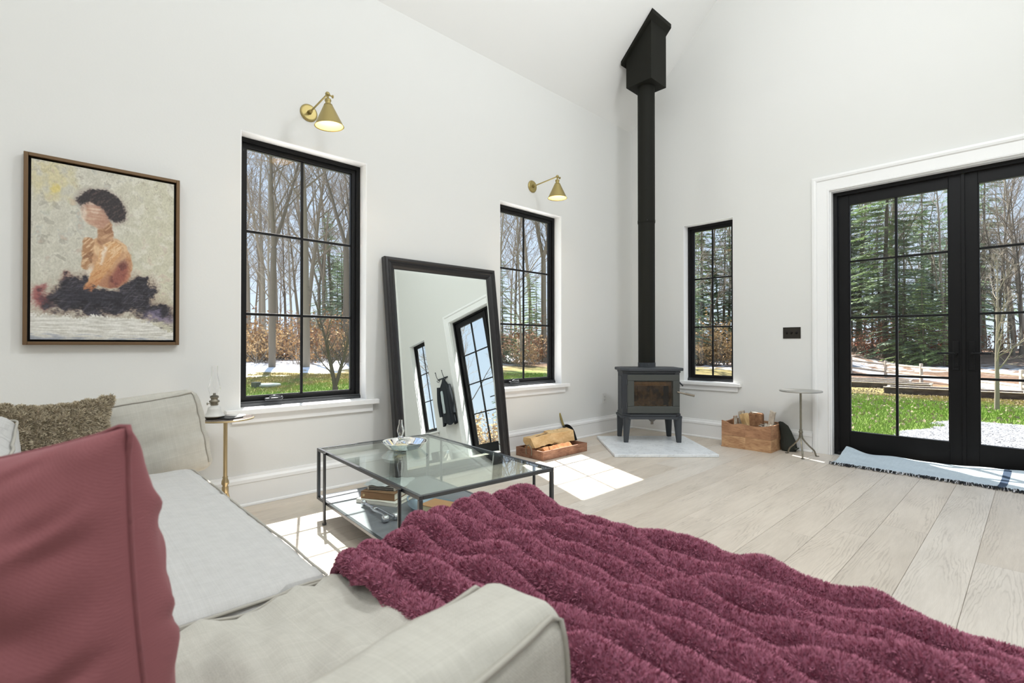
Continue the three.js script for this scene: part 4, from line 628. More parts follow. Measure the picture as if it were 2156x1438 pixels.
// ---------------------------------------------------------------- pedestal tables
{
  const t = thing('gold_side_table', 'slim gold pedestal table with dark round top by the sofa', 'side table', [-4.81, 0.001, 0.27]);
  part('table_top', lathe([[0, 0.634], [0.148, 0.634], [0.152, 0.63], [0.152, 0.624], [0.146, 0.62], [0, 0.62]], 56), std(0x6b625c, 0.25), t, 'dark polished round top'); part('rim', new THREE.TorusGeometry(0.151, 0.005, 8, 64).rotateX(Math.PI / 2).translate(0, 0.626, 0), M.gold, t);
  part('pole', lathe([[0.011, 0.62], [0.011, 0.28], [0.016, 0.275], [0.013, 0.268], [0.02, 0.25], [0.021, 0.235], [0.013, 0.222], [0.018, 0.216], [0.019, 0.18], [0.012, 0.175], [0, 0.172]], 28), M.gold, t);
  for (let i = 0; i < 3; i++) { const a = -0.3 + i * 2.094, c = Math.cos(a), s = Math.sin(a); part('leg', tube([[0.008 * c, 0.2, 0.008 * s], [0.016 * c, 0.16, 0.016 * s], [0.05 * c, 0.09, 0.05 * s], [0.115 * c, 0.045, 0.115 * s], [0.15 * c, 0.006, 0.15 * s]], 0.008, 28, 10), M.gold, t); }
  const y = 0.6355, l = thing('oil_lamp', 'white oil lamp with tall glass chimney on the gold table', 'oil lamp', [-4.873, y, 0.285]); l.scale.setScalar(1.08);
  const por = std(0xd9d8d2, 0.35);
  part('lamp_base', lathe([[0, 0.0], [0.036, 0], [0.05, 0.012], [0.051, 0.017], [0.046, 0.022], [0.037, 0.034], [0.033, 0.05], [0.031, 0.062], [0.02, 0.066], [0.017, 0.074], [0, 0.074]], 40), por, l); part('base_band', lathe([[0.0, -0.0], [0.037, 0.0], [0.0515, 0.0125], [0.0515, 0.015], [0.03, 0.013]], 40), M.pewter, l);
  part('burner', merge([lathe([[0.017, 0.072], [0.02, 0.078], [0.018, 0.086], [0.026, 0.092], [0.024, 0.1], [0.016, 0.104], [0.018, 0.112], [0.022, 0.116], [0.02, 0.126], [0.007, 0.13], [0.007, 0.14], [0, 0.14]], 28), bar([0, 0.085, 0], [-0.036, 0.085, 0.012], 0.002, 6), cyl(0.007, 0.007, 0.004, 0, 0, 0, 12).rotateZ(Math.PI / 2).translate(-0.037, 0.085, 0.0122)]), M.pewter, l);
  part('chimney', lathe([[0.021, 0.118], [0.022, 0.135], [0.03, 0.16], [0.03, 0.175], [0.024, 0.2], [0.017, 0.235], [0.0155, 0.29], [0.0145, 0.29], [0.016, 0.235], [0.023, 0.2], [0.029, 0.175], [0.029, 0.16], [0.021, 0.135], [0.02, 0.118], [0.021, 0.118]], 32), phys(0xffffff, 0, { transmission: 1, thickness: 0.01, ior: 1.5 }), l);
  single('notebook', merge([rbox(0.1, 0.008, 0.13, 0.002, 0, 0.004, 0, 1)]), std(0x2a2b2e, 0.45), 'thin black notebook beside the oil lamp', 'notebook', [-4.81, y, 0.325], 0.5);
  single('paper_coaster', lathe([[0, 0.003], [0.055, 0.003], [0.056, 0.0015], [0.055, 0], [0, 0]], 32), std(0xe8e6e0, 0.7), 'white round coaster on the gold table by the window', 'coaster', [-4.745, y, 0.235]);
  const q = thing('iron_side_table', 'small round metal tripod table left of the door', 'side table', [-0.27, 0.001, 2.07]);
  part('table_top', lathe([[0, 0.634], [0.18, 0.634], [0.185, 0.63], [0.185, 0.622], [0.178, 0.618], [0, 0.618]], 56), std(0xb4b2ad, 0.35, { metalness: 0.5 }), q);
  part('pole', lathe([[0.0095, 0.62], [0.0095, 0.255], [0.017, 0.25], [0.011, 0.244], [0.018, 0.235], [0.018, 0.222], [0.011, 0.216], [0.015, 0.21], [0.014, 0.185], [0, 0.18]], 28), M.pewter, q);
  for (let i = 0; i < 3; i++) { const a = [2.75, 0.95, 5.0][i], c = Math.cos(a), s = Math.sin(a); part('leg', merge([tube([[0.008 * c, 0.215, 0.008 * s], [0.016 * c, 0.17, 0.016 * s], [0.07 * c, 0.1, 0.07 * s], [0.118 * c, 0.05, 0.118 * s], [0.132 * c, 0.006, 0.132 * s]], 0.0075, 28, 10), lathe([[0, 0.006], [0.018, 0.004], [0.02, 0], [0, 0]], 16).scale(1, 1, 0.8).translate(0.145 * c, 0, 0.145 * s)]), M.pewter, q); }
}
// ---------------------------------------------------------------- door rug, plates on the wall, coat rack
{
  const t = thing('door_rug', 'pale blue flat rug with black and white fringe at the door', 'rug', [0, 0.001, 0]);
  const N = 40, K = 90, z0 = 2.36, z1 = 4.1, pos = [], idx = [], uv = [], rise = (z) => 0.055 + 0.03 * Math.exp(-Math.pow((z - 2.36) / 0.12, 2)) + 0.018 * n2(z * 2, 1) + 0.012 * Math.exp(-Math.pow((z - 3.6) / 0.25, 2));
  const line = (u, z) => { const x = lerp(-0.43 + 0.0 * z, -0.012, u) - (1 - u) * 0.02 * (z - 2.36), y = 0.012 + rise(z) * Math.pow(sstep(0.25, 1, u), 1.2) + 0.006 * n2(u * 3, z * 3) * u; return [x, Math.max(0.008, y), z + 0.03 * u]; };
  for (let j = 0; j <= K; j++) for (let i = 0; i <= N; i++) { const z = lerp(z0, z1, j / K), q = line(i / N, z); pos.push(...q); uv.push(q[0] / 0.25, z / 0.25); }
  for (let j = 0; j < K; j++) for (let i = 0; i < N; i++) { const a = j * (N + 1) + i, b = a + 1, c = a + N + 1, d = c + 1; idx.push(a, d, b, a, c, d); }
  const g = new THREE.BufferGeometry(); g.setAttribute('position', new THREE.Float32BufferAttribute(pos, 3)); g.setAttribute('uv', new THREE.Float32BufferAttribute(uv, 2)); g.setIndex(idx); g.computeVertexNormals();
  if (g.attributes.normal.getY(100) < 0) { const I = g.index.array; for (let i = 0; i < I.length; i += 3) { const q = I[i]; I[i] = I[i + 1]; I[i + 1] = q; } g.computeVertexNormals(); }
  const under = g.clone().translate(0, -0.007, 0);
  part('weave', merge([g, under]), std(0xffffff, 0.95, { map: linenMap([190, 203, 210], 12, 9), side: THREE.DoubleSide }), t);
  const st = []; for (let i = 0; i < 24; i++) { const a = line(i / 24, 3.44), b = line((i + 1) / 24, 3.44); st.push([a, b]); }
  const sp = [], si = []; st.forEach(([a, b]) => { const k = sp.length / 3; sp.push(a[0], a[1] + 0.002, a[2], b[0], b[1] + 0.002, b[2], a[0], a[1] + 0.002, a[2] + 0.045, b[0], b[1] + 0.002, b[2] + 0.045); si.push(k, k + 3, k + 1, k, k + 2, k + 3); });
  const sg = new THREE.BufferGeometry(); sg.setAttribute('position', new THREE.Float32BufferAttribute(sp, 3)); sg.setIndex(si); sg.computeVertexNormals(); part('stripe', sg, std(0x3a4a5e, 0.95, { side: THREE.DoubleSide }), t, 'dark blue woven stripe');
  const R = rng(19), dark = [], pale = []; for (let i = 0; i < 420; i++) { const z = lerp(z0 - 0.01, z1, R()), [x, y] = line(0, z), L = 0.03 + 0.035 * R(), s = (R() - 0.5) * 0.05, gg = tube([[x + 0.01, y + 0.002, z], [x - L * 0.5, y + 0.004 + 0.008 * R(), z + s * 0.6], [x - L, 0.004 + 0.003 * R(), z + s]], 0.0022, 5, 4); (R() < 0.7 ? dark : pale).push(gg); }
  const f1 = part('fringe', merge(dark), std(0x26272b, 0.95), t, 'black twisted fringe'); f1.userData.kind = 'stuff'; const f2 = part('fringe', merge(pale), std(0xd9dade, 0.95), t, 'white twisted fringe'); f2.userData.kind = 'stuff';
  const s = thing('switch_plate', 'dark bronze three-button switch plate beside the door casing', 'switch', [-0.001, 1.198, 1.911]), br = std(0x35322d, 0.4, { metalness: 0.6 });
  part('plate', rbox(0.006, 0.116, 0.166, 0.002, -0.003, 0, 0), br, s); for (const z of [-0.046, 0, 0.046]) part('button', merge([lathe([[0, 0.014], [0.006, 0.013], [0.008, 0.004], [0.012, 0.002], [0.012, 0], [0, 0]], 20).rotateZ(Math.PI / 2).translate(-0.0055, 0, z)]), std(0x1d1b19, 0.35, { metalness: 0.6 }), s);
  const o = thing('wall_outlet', 'white double wall outlet near the stove corner', 'outlet', [-0.608, 0.427, 0.001]);
  part('plate', rbox(0.074, 0.118, 0.006, 0.002, 0, 0, 0.003), std(0xe4e3df, 0.4), o); for (const y of [-0.02, 0.02]) { const q = part('socket', lathe([[0, 0.003], [0.016, 0.0025], [0.0165, 0], [0, 0]], 20).rotateX(Math.PI / 2).translate(0, y, 0.0062), std(0xdedcd8, 0.4), o); part('slot', merge([box(0.002, 0.008, 0.001, -0.006, y, 0.0093), box(0.002, 0.008, 0.001, 0.006, y, 0.0093)]), M.black, q); }
  const r = thing('coat_rack', 'small iron coat hook rack on the wall beyond the door', 'coat rack', [-0.001, 1.6, 4.66]);
  part('rail', rbox(0.012, 0.024, 0.34, 0.004, -0.012, 0, 0), M.iron, r); for (const z of [-0.11, 0.11]) part('hook', merge([tube([[-0.015, -0.005, z], [-0.05, 0.0, z], [-0.075, 0.06, z], [-0.085, 0.13, z]], 0.006, 16, 8), new THREE.SphereGeometry(0.011, 10, 8).translate(-0.086, 0.135, z), tube([[-0.015, -0.01, z], [-0.04, -0.05, z], [-0.07, -0.045, z], [-0.075, -0.02, z]], 0.006, 12, 8)]), M.iron, r);
  const j = thing('hanging_jacket', 'dark navy jacket hanging from the coat rack seen in the mirror', 'jacket', [-0.075, 1.55, 4.55]);
  const rings = [[0.03, 0.02, 0.02], [0.05, 0.05, -0.03], [0.06, 0.13, -0.12], [0.075, 0.17, -0.22], [0.08, 0.18, -0.45], [0.085, 0.185, -0.65], [0.09, 0.2, -0.84]], Nn = 40, pp = [];
  const rg = rings.map(([a, b, y], i) => [...Array(Nn)].map((_, k) => { const q = k / Nn * Math.PI * 2, f = 1 + 0.16 * (i / 6) * Math.sin(q * 7 + i * 0.3) + 0.05 * n2(q, i); return V(Math.max(-0.072 + 0.15, 0) * 0 + Math.cos(q) * a * f * 0.75, y + (i === 6 ? 0.03 * Math.sin(q * 3) : 0), Math.sin(q) * b * f); }));
  for (let i = 0; i < rings.length - 1; i++) for (let k = 0; k < Nn; k++) { const m = (k + 1) % Nn; pp.push(rg[i][k], rg[i][m], rg[i + 1][m], rg[i][k], rg[i + 1][m], rg[i + 1][k]); }
  const jg = mergeVertices(new THREE.BufferGeometry().setFromPoints(pp)); jg.computeVertexNormals(); part('shell', jg, std(0x1e2329, 0.85, { side: THREE.DoubleSide }), j);
  part('lining', softBlock(0.02, 0.42, 0.07, 0.01, 0.006, 5, 0.003).translate(-0.066, -0.42, 0.03), std(0xb9c4c6, 0.8), j, 'pale grey lining panel'); part('sleeve', merge([tube([[-0.02, -0.12, 0.15], [-0.03, -0.4, 0.19], [-0.02, -0.68, 0.2]], 0.048, 20, 12), tube([[-0.02, -0.12, -0.15], [-0.03, -0.4, -0.19], [-0.02, -0.66, -0.19]], 0.048, 20, 12)]), std(0x1e2329, 0.85), j);
  const bk = thing('metal_bucket', 'shiny metal bucket on the floor under the jacket', 'bucket', [-0.22, 0.002, 4.62]);
  part('bucket_body', lathe([[0, 0.005], [0.1, 0.005], [0.13, 0.23], [0.137, 0.235], [0.137, 0.225], [0.128, 0.22], [0.104, 0], [0, 0]], 36), M.chrome, bk); part('bail', tube([[0, 0.22, -0.13], [0.0, 0.32, -0.07], [0, 0.34, 0], [0.0, 0.32, 0.07], [0, 0.22, 0.13]], 0.004, 24, 8), M.gunmetal, bk);
  for (const [i, z] of [[0, 4.92], [1, 5.06]]) { const b2 = thing('black_boot', i ? 'black boot on the floor under the narrow window' : 'black boot standing next to the metal bucket', 'boot', [-0.19, 0.002, z], 0, 'boots by the door'); part('shaft', merge([lathe([[0.045, 0.05], [0.05, 0.12], [0.055, 0.24], [0.05, 0.245], [0.044, 0.12]], 24), softBlock(0.24, 0.08, 0.09, 0.035, 0.01, 5, 0.002).translate(-0.06, 0.06, 0)]), std(0x1a1a1c, 0.5, { side: THREE.DoubleSide }), b2); part('sole', rbox(0.25, 0.022, 0.094, 0.01, -0.06, 0.011, 0), std(0x101011, 0.8), b2); }
}
// ---------------------------------------------------------------- globe pendants added out of view as fill light for the room
function pendant(x, y, label, power) {
  const t = thing('fill_globe_pendant', label, 'added fill lamp', [x, y, RZ], 0, 'added fill pendants under the ridge');
  const top = RIDGE - y - 0.002;
  part('cord', bar([0, 0.24, 0], [0, top, 0], 0.004, 8), M.black, t); part('canopy', lathe([[0, top], [0.06, top], [0.06, top - 0.03], [0, top - 0.035]], 24), M.brass, t);
  part('holder', lathe([[0, 0.27], [0.03, 0.265], [0.05, 0.22], [0.05, 0.2], [0, 0.2]], 24), M.brass, t);
  part('globe', new THREE.SphereGeometry(0.22, 40, 28), std(0xffffff, 0.3, { emissive: new THREE.Color(0.95, 0.98, 1.0), emissiveIntensity: 3.0 }), t);
  const tint = new THREE.Color(0.93, 0.97, 1.0);
  const l = new THREE.PointLight(tint, power * 0.6, 0, 2); l.castShadow = true; l.shadow.radius = 14; t.add(l);
  const d = new THREE.SpotLight(tint, power * 0.6, 0, 1.3, 1, 2); d.castShadow = true; d.shadow.radius = 14; d.position.set(0, -0.02, 0); d.target.position.set(0, -3, 0); t.add(d, d.target); // extra downward fill added inside the globe to brighten floor and lower walls
}
pendant(-2.7, 4.2, 'added opal globe pendant nearest the french door, room fill', 11);
pendant(-5.0, 4.2, 'added opal globe pendant above the coffee table, room fill', 7);
pendant(-8.0, 5.3, 'added opal globe pendant farthest from the french door, room fill', 5);
// ---------------------------------------------------------------- grounds
const ground = (x, z) => -0.3 - 0.7 * sstep(7, 22, x) * sstep(-9, -3, z) + 0.035 * Math.max(0, -z - 20) + 0.04 * Math.max(0, x - 32);
const roll = (x, z) => ground(x, z) + 0.05 * n2(x * 0.15, z * 0.15) * sstep(8, 16, Math.max(x, -z));
// a spot found by bearing (degrees right of the room's long diagonal) and distance from the doorway of the room's far corner
const FX = Math.cos(YAW), FZ = -Math.sin(YAW), RXv = Math.sin(YAW), RZv = Math.cos(YAW);
const survey = (b, d) => { const t = Math.tan(b * Math.PI / 180) * d; return [EYE.x + FX * d + RXv * t, EYE.z + FZ * d + RZv * t]; };
const driveEdge = (x, z) => { // distance to the gravel drive beyond the fence, a polyline
  const L = [[44, -9], [36, -4.6], [33.5, 0], [29, 2.4], [25, 3.6], [18, 6.5], [8, 11]]; let m = 1e9;
  for (let i = 0; i < L.length - 1; i++) { const [ax, az] = L[i], [bx, bz] = L[i + 1], vx = bx - ax, vz = bz - az, t = clamp(((x - ax) * vx + (z - az) * vz) / (vx * vx + vz * vz)); m = Math.min(m, Math.hypot(x - ax - vx * t, z - az - vz * t)); } return m;
};
const gravelPad = (x, z) => { const e = 0.14 * n2(x * 1.3, z * 1.3); return Math.min(z - (1.42 + 0.19 * x) + e, 6.5 - x + 0.25 * e + Math.max(0, z - 4) * 0.8); };
const snowAt = (x, z) => {
  const far = -z, e = fbm2(x * 0.22, z * 0.22, 4) * 5, e2 = fbm2(x * 0.9, z * 0.9 + 7, 3);
  let s = sstep(19.5, 22.5, far + e * 0.8 - 0.15 * Math.max(0, x - 12)) * sstep(-0.42, -0.2, e2 + 0.12);
  if (z > -14) s = Math.max(s, sstep(20, 23, Math.hypot(x - 4, z - 2) + e - 0.0) * sstep(0.06, 0.2, e2) * sstep(-4, -7, z), sstep(36, 41, x + e * 0.5) * sstep(-0.08, 0.1, e2));
  return s * sstep(52, 40, Math.hypot(x, z));
};
{
  const X0 = -30, X1 = 74, Z0 = -74, Z1 = 44, T = 2048, R = rng(3);
  const map = tex(T, T, (u, v) => {
    const x = lerp(X0, X1, u), z = lerp(Z0, Z1, v), f1 = fbm2(x * 0.5, z * 0.5, 4), f2 = n2(x * 6, z * 6), f3 = R() - 0.5;
    const far = Math.max(-z, x), dry = sstep(0.25, 0.75, 0.12 + (far - 9) * 0.075 + f1 * 0.5 + 0.12 * f2);
    let c = [lerp(104, 138, dry), lerp(124, 124, dry), lerp(48, 74, dry)].map((q) => q + 10 * f2 + 24 * f3);
    const litter = sstep(24, 29, Math.hypot(x, z) + 3 * f1) ; if (litter > 0) c = c.map((q, i) => lerp(q, [108, 84, 64][i] + 30 * f3 + 20 * f2, litter));
    const s = snowAt(x, z); c = c.map((q, i) => lerp(q, [238, 241, 246][i] + 8 * f3, s));
    const dr = sstep(1.35, 1.05, driveEdge(x, z) + 0.15 * f2); c = c.map((q, i) => lerp(q, [150, 151, 155][i] + 40 * f3, dr));
    const gp = sstep(-0.06, 0.06, gravelPad(x, z) + 0.05 * f2); c = c.map((q, i) => lerp(q, [128, 131, 136][i] + 50 * f3, gp));
    const bounceStrip = Math.max(sstep(-5.2, -4.7, z + 0.2 * f2) * sstep(0.5, 0.2, z) * sstep(2.6, 2.3, x), sstep(2.5, 2.2, x + 0.1 * f2) * sstep(1.7, 1.4, z) * sstep(-5.2, -4.7, z)); c = c.map((q, i) => lerp(q, [214, 213, 210][i] + 40 * f3, bounceStrip)); // unseen pale strip by the house, placed to bounce light into the window reveals
    return c;
  });
  map.wrapS = map.wrapT = THREE.ClampToEdgeWrapping;
  const NXg = 130, NZg = 150, g = new THREE.PlaneGeometry(X1 - X0, Z1 - Z0, NXg, NZg).rotateX(-Math.PI / 2).translate((X0 + X1) / 2, 0, (Z0 + Z1) / 2), p = g.attributes.position, uv = g.attributes.uv;
  for (let i = 0; i < p.count; i++) { const x = p.getX(i), z = p.getZ(i); p.setY(i, roll(x, z)); uv.setXY(i, (x - X0) / (X1 - X0), (z - Z0) / (Z1 - Z0)); }
  g.computeVertexNormals(); part('soil', g, std(0xffffff, 1, { map }), struct('lawn_ground', 'lawn with leaf litter, gravel and melting snow outside', 'ground'));
  // blades on the near lawn, pebbles on the gravel, fallen leaves
  const blade = new THREE.BufferGeometry(); blade.setAttribute('position', new THREE.Float32BufferAttribute([-0.5, 0, 0, 0.5, 0, 0, 0.32, 0.55, 0.1, -0.32, 0.55, 0.1, 0, 1, 0.32], 3)); blade.setIndex([0, 1, 2, 0, 2, 3, 3, 2, 4]); blade.computeVertexNormals();
  const scatter = (name, label, cat, geo, n, place, colour, size, mat) => { const m = new THREE.InstancedMesh(geo, mat, n); m.name = name; m.castShadow = m.receiveShadow = true; meta(m, label, cat, null, 'stuff'); const M4 = new THREE.Matrix4(), q = new THREE.Quaternion(), e = new THREE.Euler(), c = new THREE.Color(); for (let i = 0; i < n; i++) { const [x, z] = place(); const s = size(); e.set((R() - 0.5) * s[3], R() * 6.28, (R() - 0.5) * s[3]); M4.compose(V(x, roll(x, z) + s[4], z), q.setFromEuler(e), V(s[0], s[1], s[2])); m.setMatrixAt(i, M4); m.setColorAt(i, c.setRGB(...colour(x, z))); } scene.add(m); };
  const wedge = (b0, b1, d0, d1, ok) => () => { for (let k = 0; k < 60; k++) { const d = d0 + (d1 - d0) * Math.pow(R(), 0.8), q = survey(b0 + (b1 - b0) * R(), d); if ((q[0] > 0.35 || q[1] < -0.35) && ok(...q)) return q; } return [12, -2]; };
  const lawnOK = (x, z) => gravelPad(x, z) < 0.02 && driveEdge(x, z) > 1.3 && snowAt(x, z) < 0.3;
  const gcol = (x, z) => { const d = sstep(0.3, 0.75, 0.1 + (Math.max(-z, x) - 9) * 0.075 + fbm2(x * 0.5, z * 0.5, 4) * 0.5 + 0.35 * (R() - 0.5)), k = 0.75 + 0.5 * R(); return [lerp(0.18, 0.31, d) * k, lerp(0.29, 0.26, d) * k, lerp(0.04, 0.09, d) * k]; };
  scatter('grass_blades', 'short green and straw grass blades outside the door', 'grass', blade, 70000, wedge(32, 47, 6.8, 20, lawnOK), gcol, () => [0.012, 0.045 + 0.04 * R(), 0.05, 0.9, -0.005], std(0xffffff, 0.8, { side: THREE.DoubleSide }));
  scatter('grass_tufts', 'short grass on the lawn outside the tall windows', 'grass', blade, 50000, wedge(-29, 8, 11, 24, (x, z) => z < -6 && lawnOK(x, z)), gcol, () => [0.02, 0.05 + 0.04 * R(), 0.05, 0.9, -0.005], std(0xffffff, 0.8, { side: THREE.DoubleSide }));
  const peb = new THREE.IcosahedronGeometry(1, 0);
  scatter('gravel_stones', 'pale grey gravel outside the door', 'gravel', peb, 26000, wedge(36, 50, 6.0, 9.6, (x, z) => gravelPad(x, z) > -0.02), () => { const k = 0.1 + 0.28 * R(); return [k, k * 1.02, k * 1.06]; }, () => { const s = 0.010 + 0.014 * R(); return [s * 1.3, s * 0.8, s, 1, 0.004]; }, std(0xffffff, 0.9));
  scatter('fallen_leaves', 'dry fallen leaves scattered on the lawn', 'leaves', blade, 2600, wedge(30, 47, 8, 24, lawnOK), () => { const k = 0.6 + 0.6 * R(); return [0.32 * k, 0.26 * k, 0.17 * k]; }, () => [0.06, 0.05, 0.06, 2.6, 0.03], std(0xffffff, 0.9, { side: THREE.DoubleSide }));
}
// ---------------------------------------------------------------- split rail fence, raised beds, small yard things
{
  const wood = std(0xffffff, 0.9, { map: tiled(woodTex([222, 214, 200], [164, 150, 132], 81), 1.2, 0.3) });
  const t = thing('split_rail_fence', 'weathered split rail fence beyond the raised beds', 'fence', [0, 0, 0]);
  const posts = [[36.6, -7.4], [33.4, -4.85], [33.2, -2.95], [30.7, -0.89], [27.3, 1.2], [23.8, 3.21], [20.6, 5.3]];
  posts.forEach(([x, z], i) => { const y = roll(x, z), g = rbox(0.15, 1.12, 0.13, 0.02, 0, 0.5, 0); g.rotateY(0.6); part('post', boxUV(g).translate(x, y, z), wood, t); if (i) { const [a, b] = posts[i - 1], ya = roll(a, b); for (const h of [0.36, 0.82]) { const A = V(a, ya + h, b), B = V(x, y + h, z), d = B.clone().sub(A), L = d.length() + 0.24, r = rbox(0.085, 0.12, L, 0.03); r.lookAt ? 0 : 0; const m = new THREE.Matrix4().lookAt(V(0, 0, 0), d, V(0, 1, 0)); r.applyMatrix4(m); part('rail', boxUV(r).translate((A.x + B.x) / 2, (A.y + B.y) / 2 + 0.02 * (i % 2), (A.z + B.z) / 2), wood, t); } } });
  const dk = std(0xffffff, 0.9, { map: tiled(woodTex([92, 84, 76], [48, 42, 38], 85), 1.5, 0.4) }), soil = std(0x5c4a3a, 1);
  const bed = (label, x0, x1, z0, z1, h) => { const x = (x0 + x1) / 2, z = (z0 + z1) / 2, y = roll(x, z) - 0.03, w = x1 - x0, d = z1 - z0, b = thing('raised_bed', label, 'raised bed', [x, y, z], 0.05, 'raised garden beds on the lawn'), k = 0.09; 
    for (const s of [-1, 1]) { part('side_timber', boxUV(box(k, h, d, s * (w / 2 - k / 2), h / 2, 0)), dk, b); part('sunlit_end_timber', boxUV(box(w - 2 * k, h, k, 0, h / 2, s * (d / 2 - k / 2))), std(0xc9c4ba, 0.9), b); part('cap_rail', boxUV(box(k * 1.6, 0.03, d + 0.06, s * (w / 2 - k / 2), h + 0.015, 0)), wood, b); }  // end timbers coloured pale to stand for sun striking them
    const pl = new THREE.PlaneGeometry(w - 2 * k, d - 2 * k, 8, 16).rotateX(-Math.PI / 2), p = pl.attributes.position; for (let i = 0; i < p.count; i++) p.setY(i, h - 0.08 + 0.03 * n2(p.getX(i) * 4, p.getZ(i) * 4)); pl.computeVertexNormals(); part('soil', pl, soil, b); };
  bed('nearest dark timber raised bed on the lawn', 20.4, 21.7, -0.85, 3.4, 0.3);
  bed('middle dark timber raised bed behind the nearest one', 23.4, 24.7, -3.4, 0.3, 0.28);
  bed('farthest dark timber raised bed nearest the fence', 26.6, 27.9, -4.6, -0.9, 0.28);
  const [rx, rz] = [6.36, -33.5]; { const g = new THREE.IcosahedronGeometry(1, 4), p = g.attributes.position; for (let i = 0; i < p.count; i++) { const x = p.getX(i), y = p.getY(i), z = p.getZ(i), k = 1 + 0.25 * n3(x * 1.3, y * 1.3, z * 1.3); p.setXYZ(i, x * k, y * k, z * k); } const r = mergeVertices(g.deleteAttribute('uv').deleteAttribute('normal')); r.computeVertexNormals(); const b = thing('boulder', 'snow-capped boulder at the forest edge', 'boulder', [rx, roll(rx, rz), rz]); part('stone', r.clone().scale(0.9, 0.42, 0.6), std(0x5c5b58, 0.95), b); part('snow_cap', r.clone().scale(0.86, 0.36, 0.56).translate(-0.03, 0.14, -0.08), std(0xf0f3f7, 0.9), b); }
  { const [x, z] = [0.0, -14.2], y = roll(x, z), b = thing('well_cover', 'low dark box with flat grey cover on the lawn', 'well cover', [x, y, z], 0.5); part('box', rbox(0.22, 0.2, 0.22, 0.03, -0.45, 0.1, 0), std(0x4c5244, 0.8), b); part('cover', lathe([[0, 0.12], [0.4, 0.11], [0.44, 0.09], [0.44, 0], [0, 0]], 28), std(0x9aa39a, 0.8), b); }
  { const b = thing('leaning_board', 'weathered board leaning in the snow outside the right window', 'board', [6.9, roll(6.9, -10.6) + 0.35, -10.6]); b.rotation.set(0.3, 0.4, -0.75); part('board', boxUV(box(0.9, 0.16, 0.05)), dk, b); }
}
// ---------------------------------------------------------------- trees
class Limb {
  constructor() { this.p = []; this.n = []; this.i = []; }
  tube(pts, r0, r1, sides) {
    const up = V(0.31, 0.2, 0.93), t = V(0, 0, 0), a = V(0, 0, 0), b = V(0, 0, 0), base = this.p.length / 3, K = pts.length;
    for (let k = 0; k < K; k++) { t.subVectors(pts[Math.min(K - 1, k + 1)], pts[Math.max(0, k - 1)]).normalize(); a.crossVectors(t, up).normalize(); b.crossVectors(t, a); const r = lerp(r0, r1, k / (K - 1)); for (let s = 0; s < sides; s++) { const q = s / sides * Math.PI * 2, c = Math.cos(q), d = Math.sin(q), nx = a.x * c + b.x * d, ny = a.y * c + b.y * d, nz = a.z * c + b.z * d; this.p.push(pts[k].x + nx * r, pts[k].y + ny * r, pts[k].z + nz * r); this.n.push(nx, ny, nz); } }
    for (let k = 0; k < K - 1; k++) for (let s = 0; s < sides; s++) { const s2 = (s + 1) % sides, q = base + k * sides; this.i.push(q + s, q + s2, q + sides + s2, q + s, q + sides + s2, q + sides + s); }
  }
  leaf(c, u, v, w, l) { const k = this.p.length / 3, n = u.clone().cross(v).normalize(); for (const [a, b] of [[0, 0], [-0.5, 0.45], [0.5, 0.45], [0, 1]]) { this.p.push(c.x + v.x * b * l + u.x * a * w, c.y + v.y * b * l + u.y * a * w, c.z + v.z * b * l + u.z * a * w); this.n.push(n.x, n.y, n.z); } this.i.push(k, k + 2, k + 1, k + 1, k + 2, k + 3); }
  geo() { const g = new THREE.BufferGeometry(); g.setAttribute('position', new THREE.Float32BufferAttribute(this.p, 3)); g.setAttribute('normal', new THREE.Float32BufferAttribute(this.n, 3)); g.setIndex(this.i); return g; }
}
const rdir = (R) => { const z = R() * 2 - 1, a = R() * 6.283, s = Math.sqrt(1 - z * z); return V(s * Math.cos(a), z, s * Math.sin(a)); };
function path(p, d, len, n, wob, lift, R) { const o = [p.clone()], q = p.clone(), v = d.clone(); for (let i = 0; i < n; i++) { v.addScaledVector(rdir(R), wob); v.y += lift; v.normalize(); q.addScaledVector(v, len / n); o.push(q.clone()); } return o; }
const along = (pts, t) => { const k = clamp(t, 0, 0.999) * (pts.length - 1), i = Math.floor(k); return [pts[i].clone().lerp(pts[i + 1], k - i), pts[i + 1].clone().sub(pts[i]).normalize()]; };
function sideDir(d, ang, R) { const q = rdir(R); q.addScaledVector(d, -q.dot(d)).normalize(); return d.clone().multiplyScalar(Math.cos(ang)).addScaledVector(q, Math.sin(ang)); }
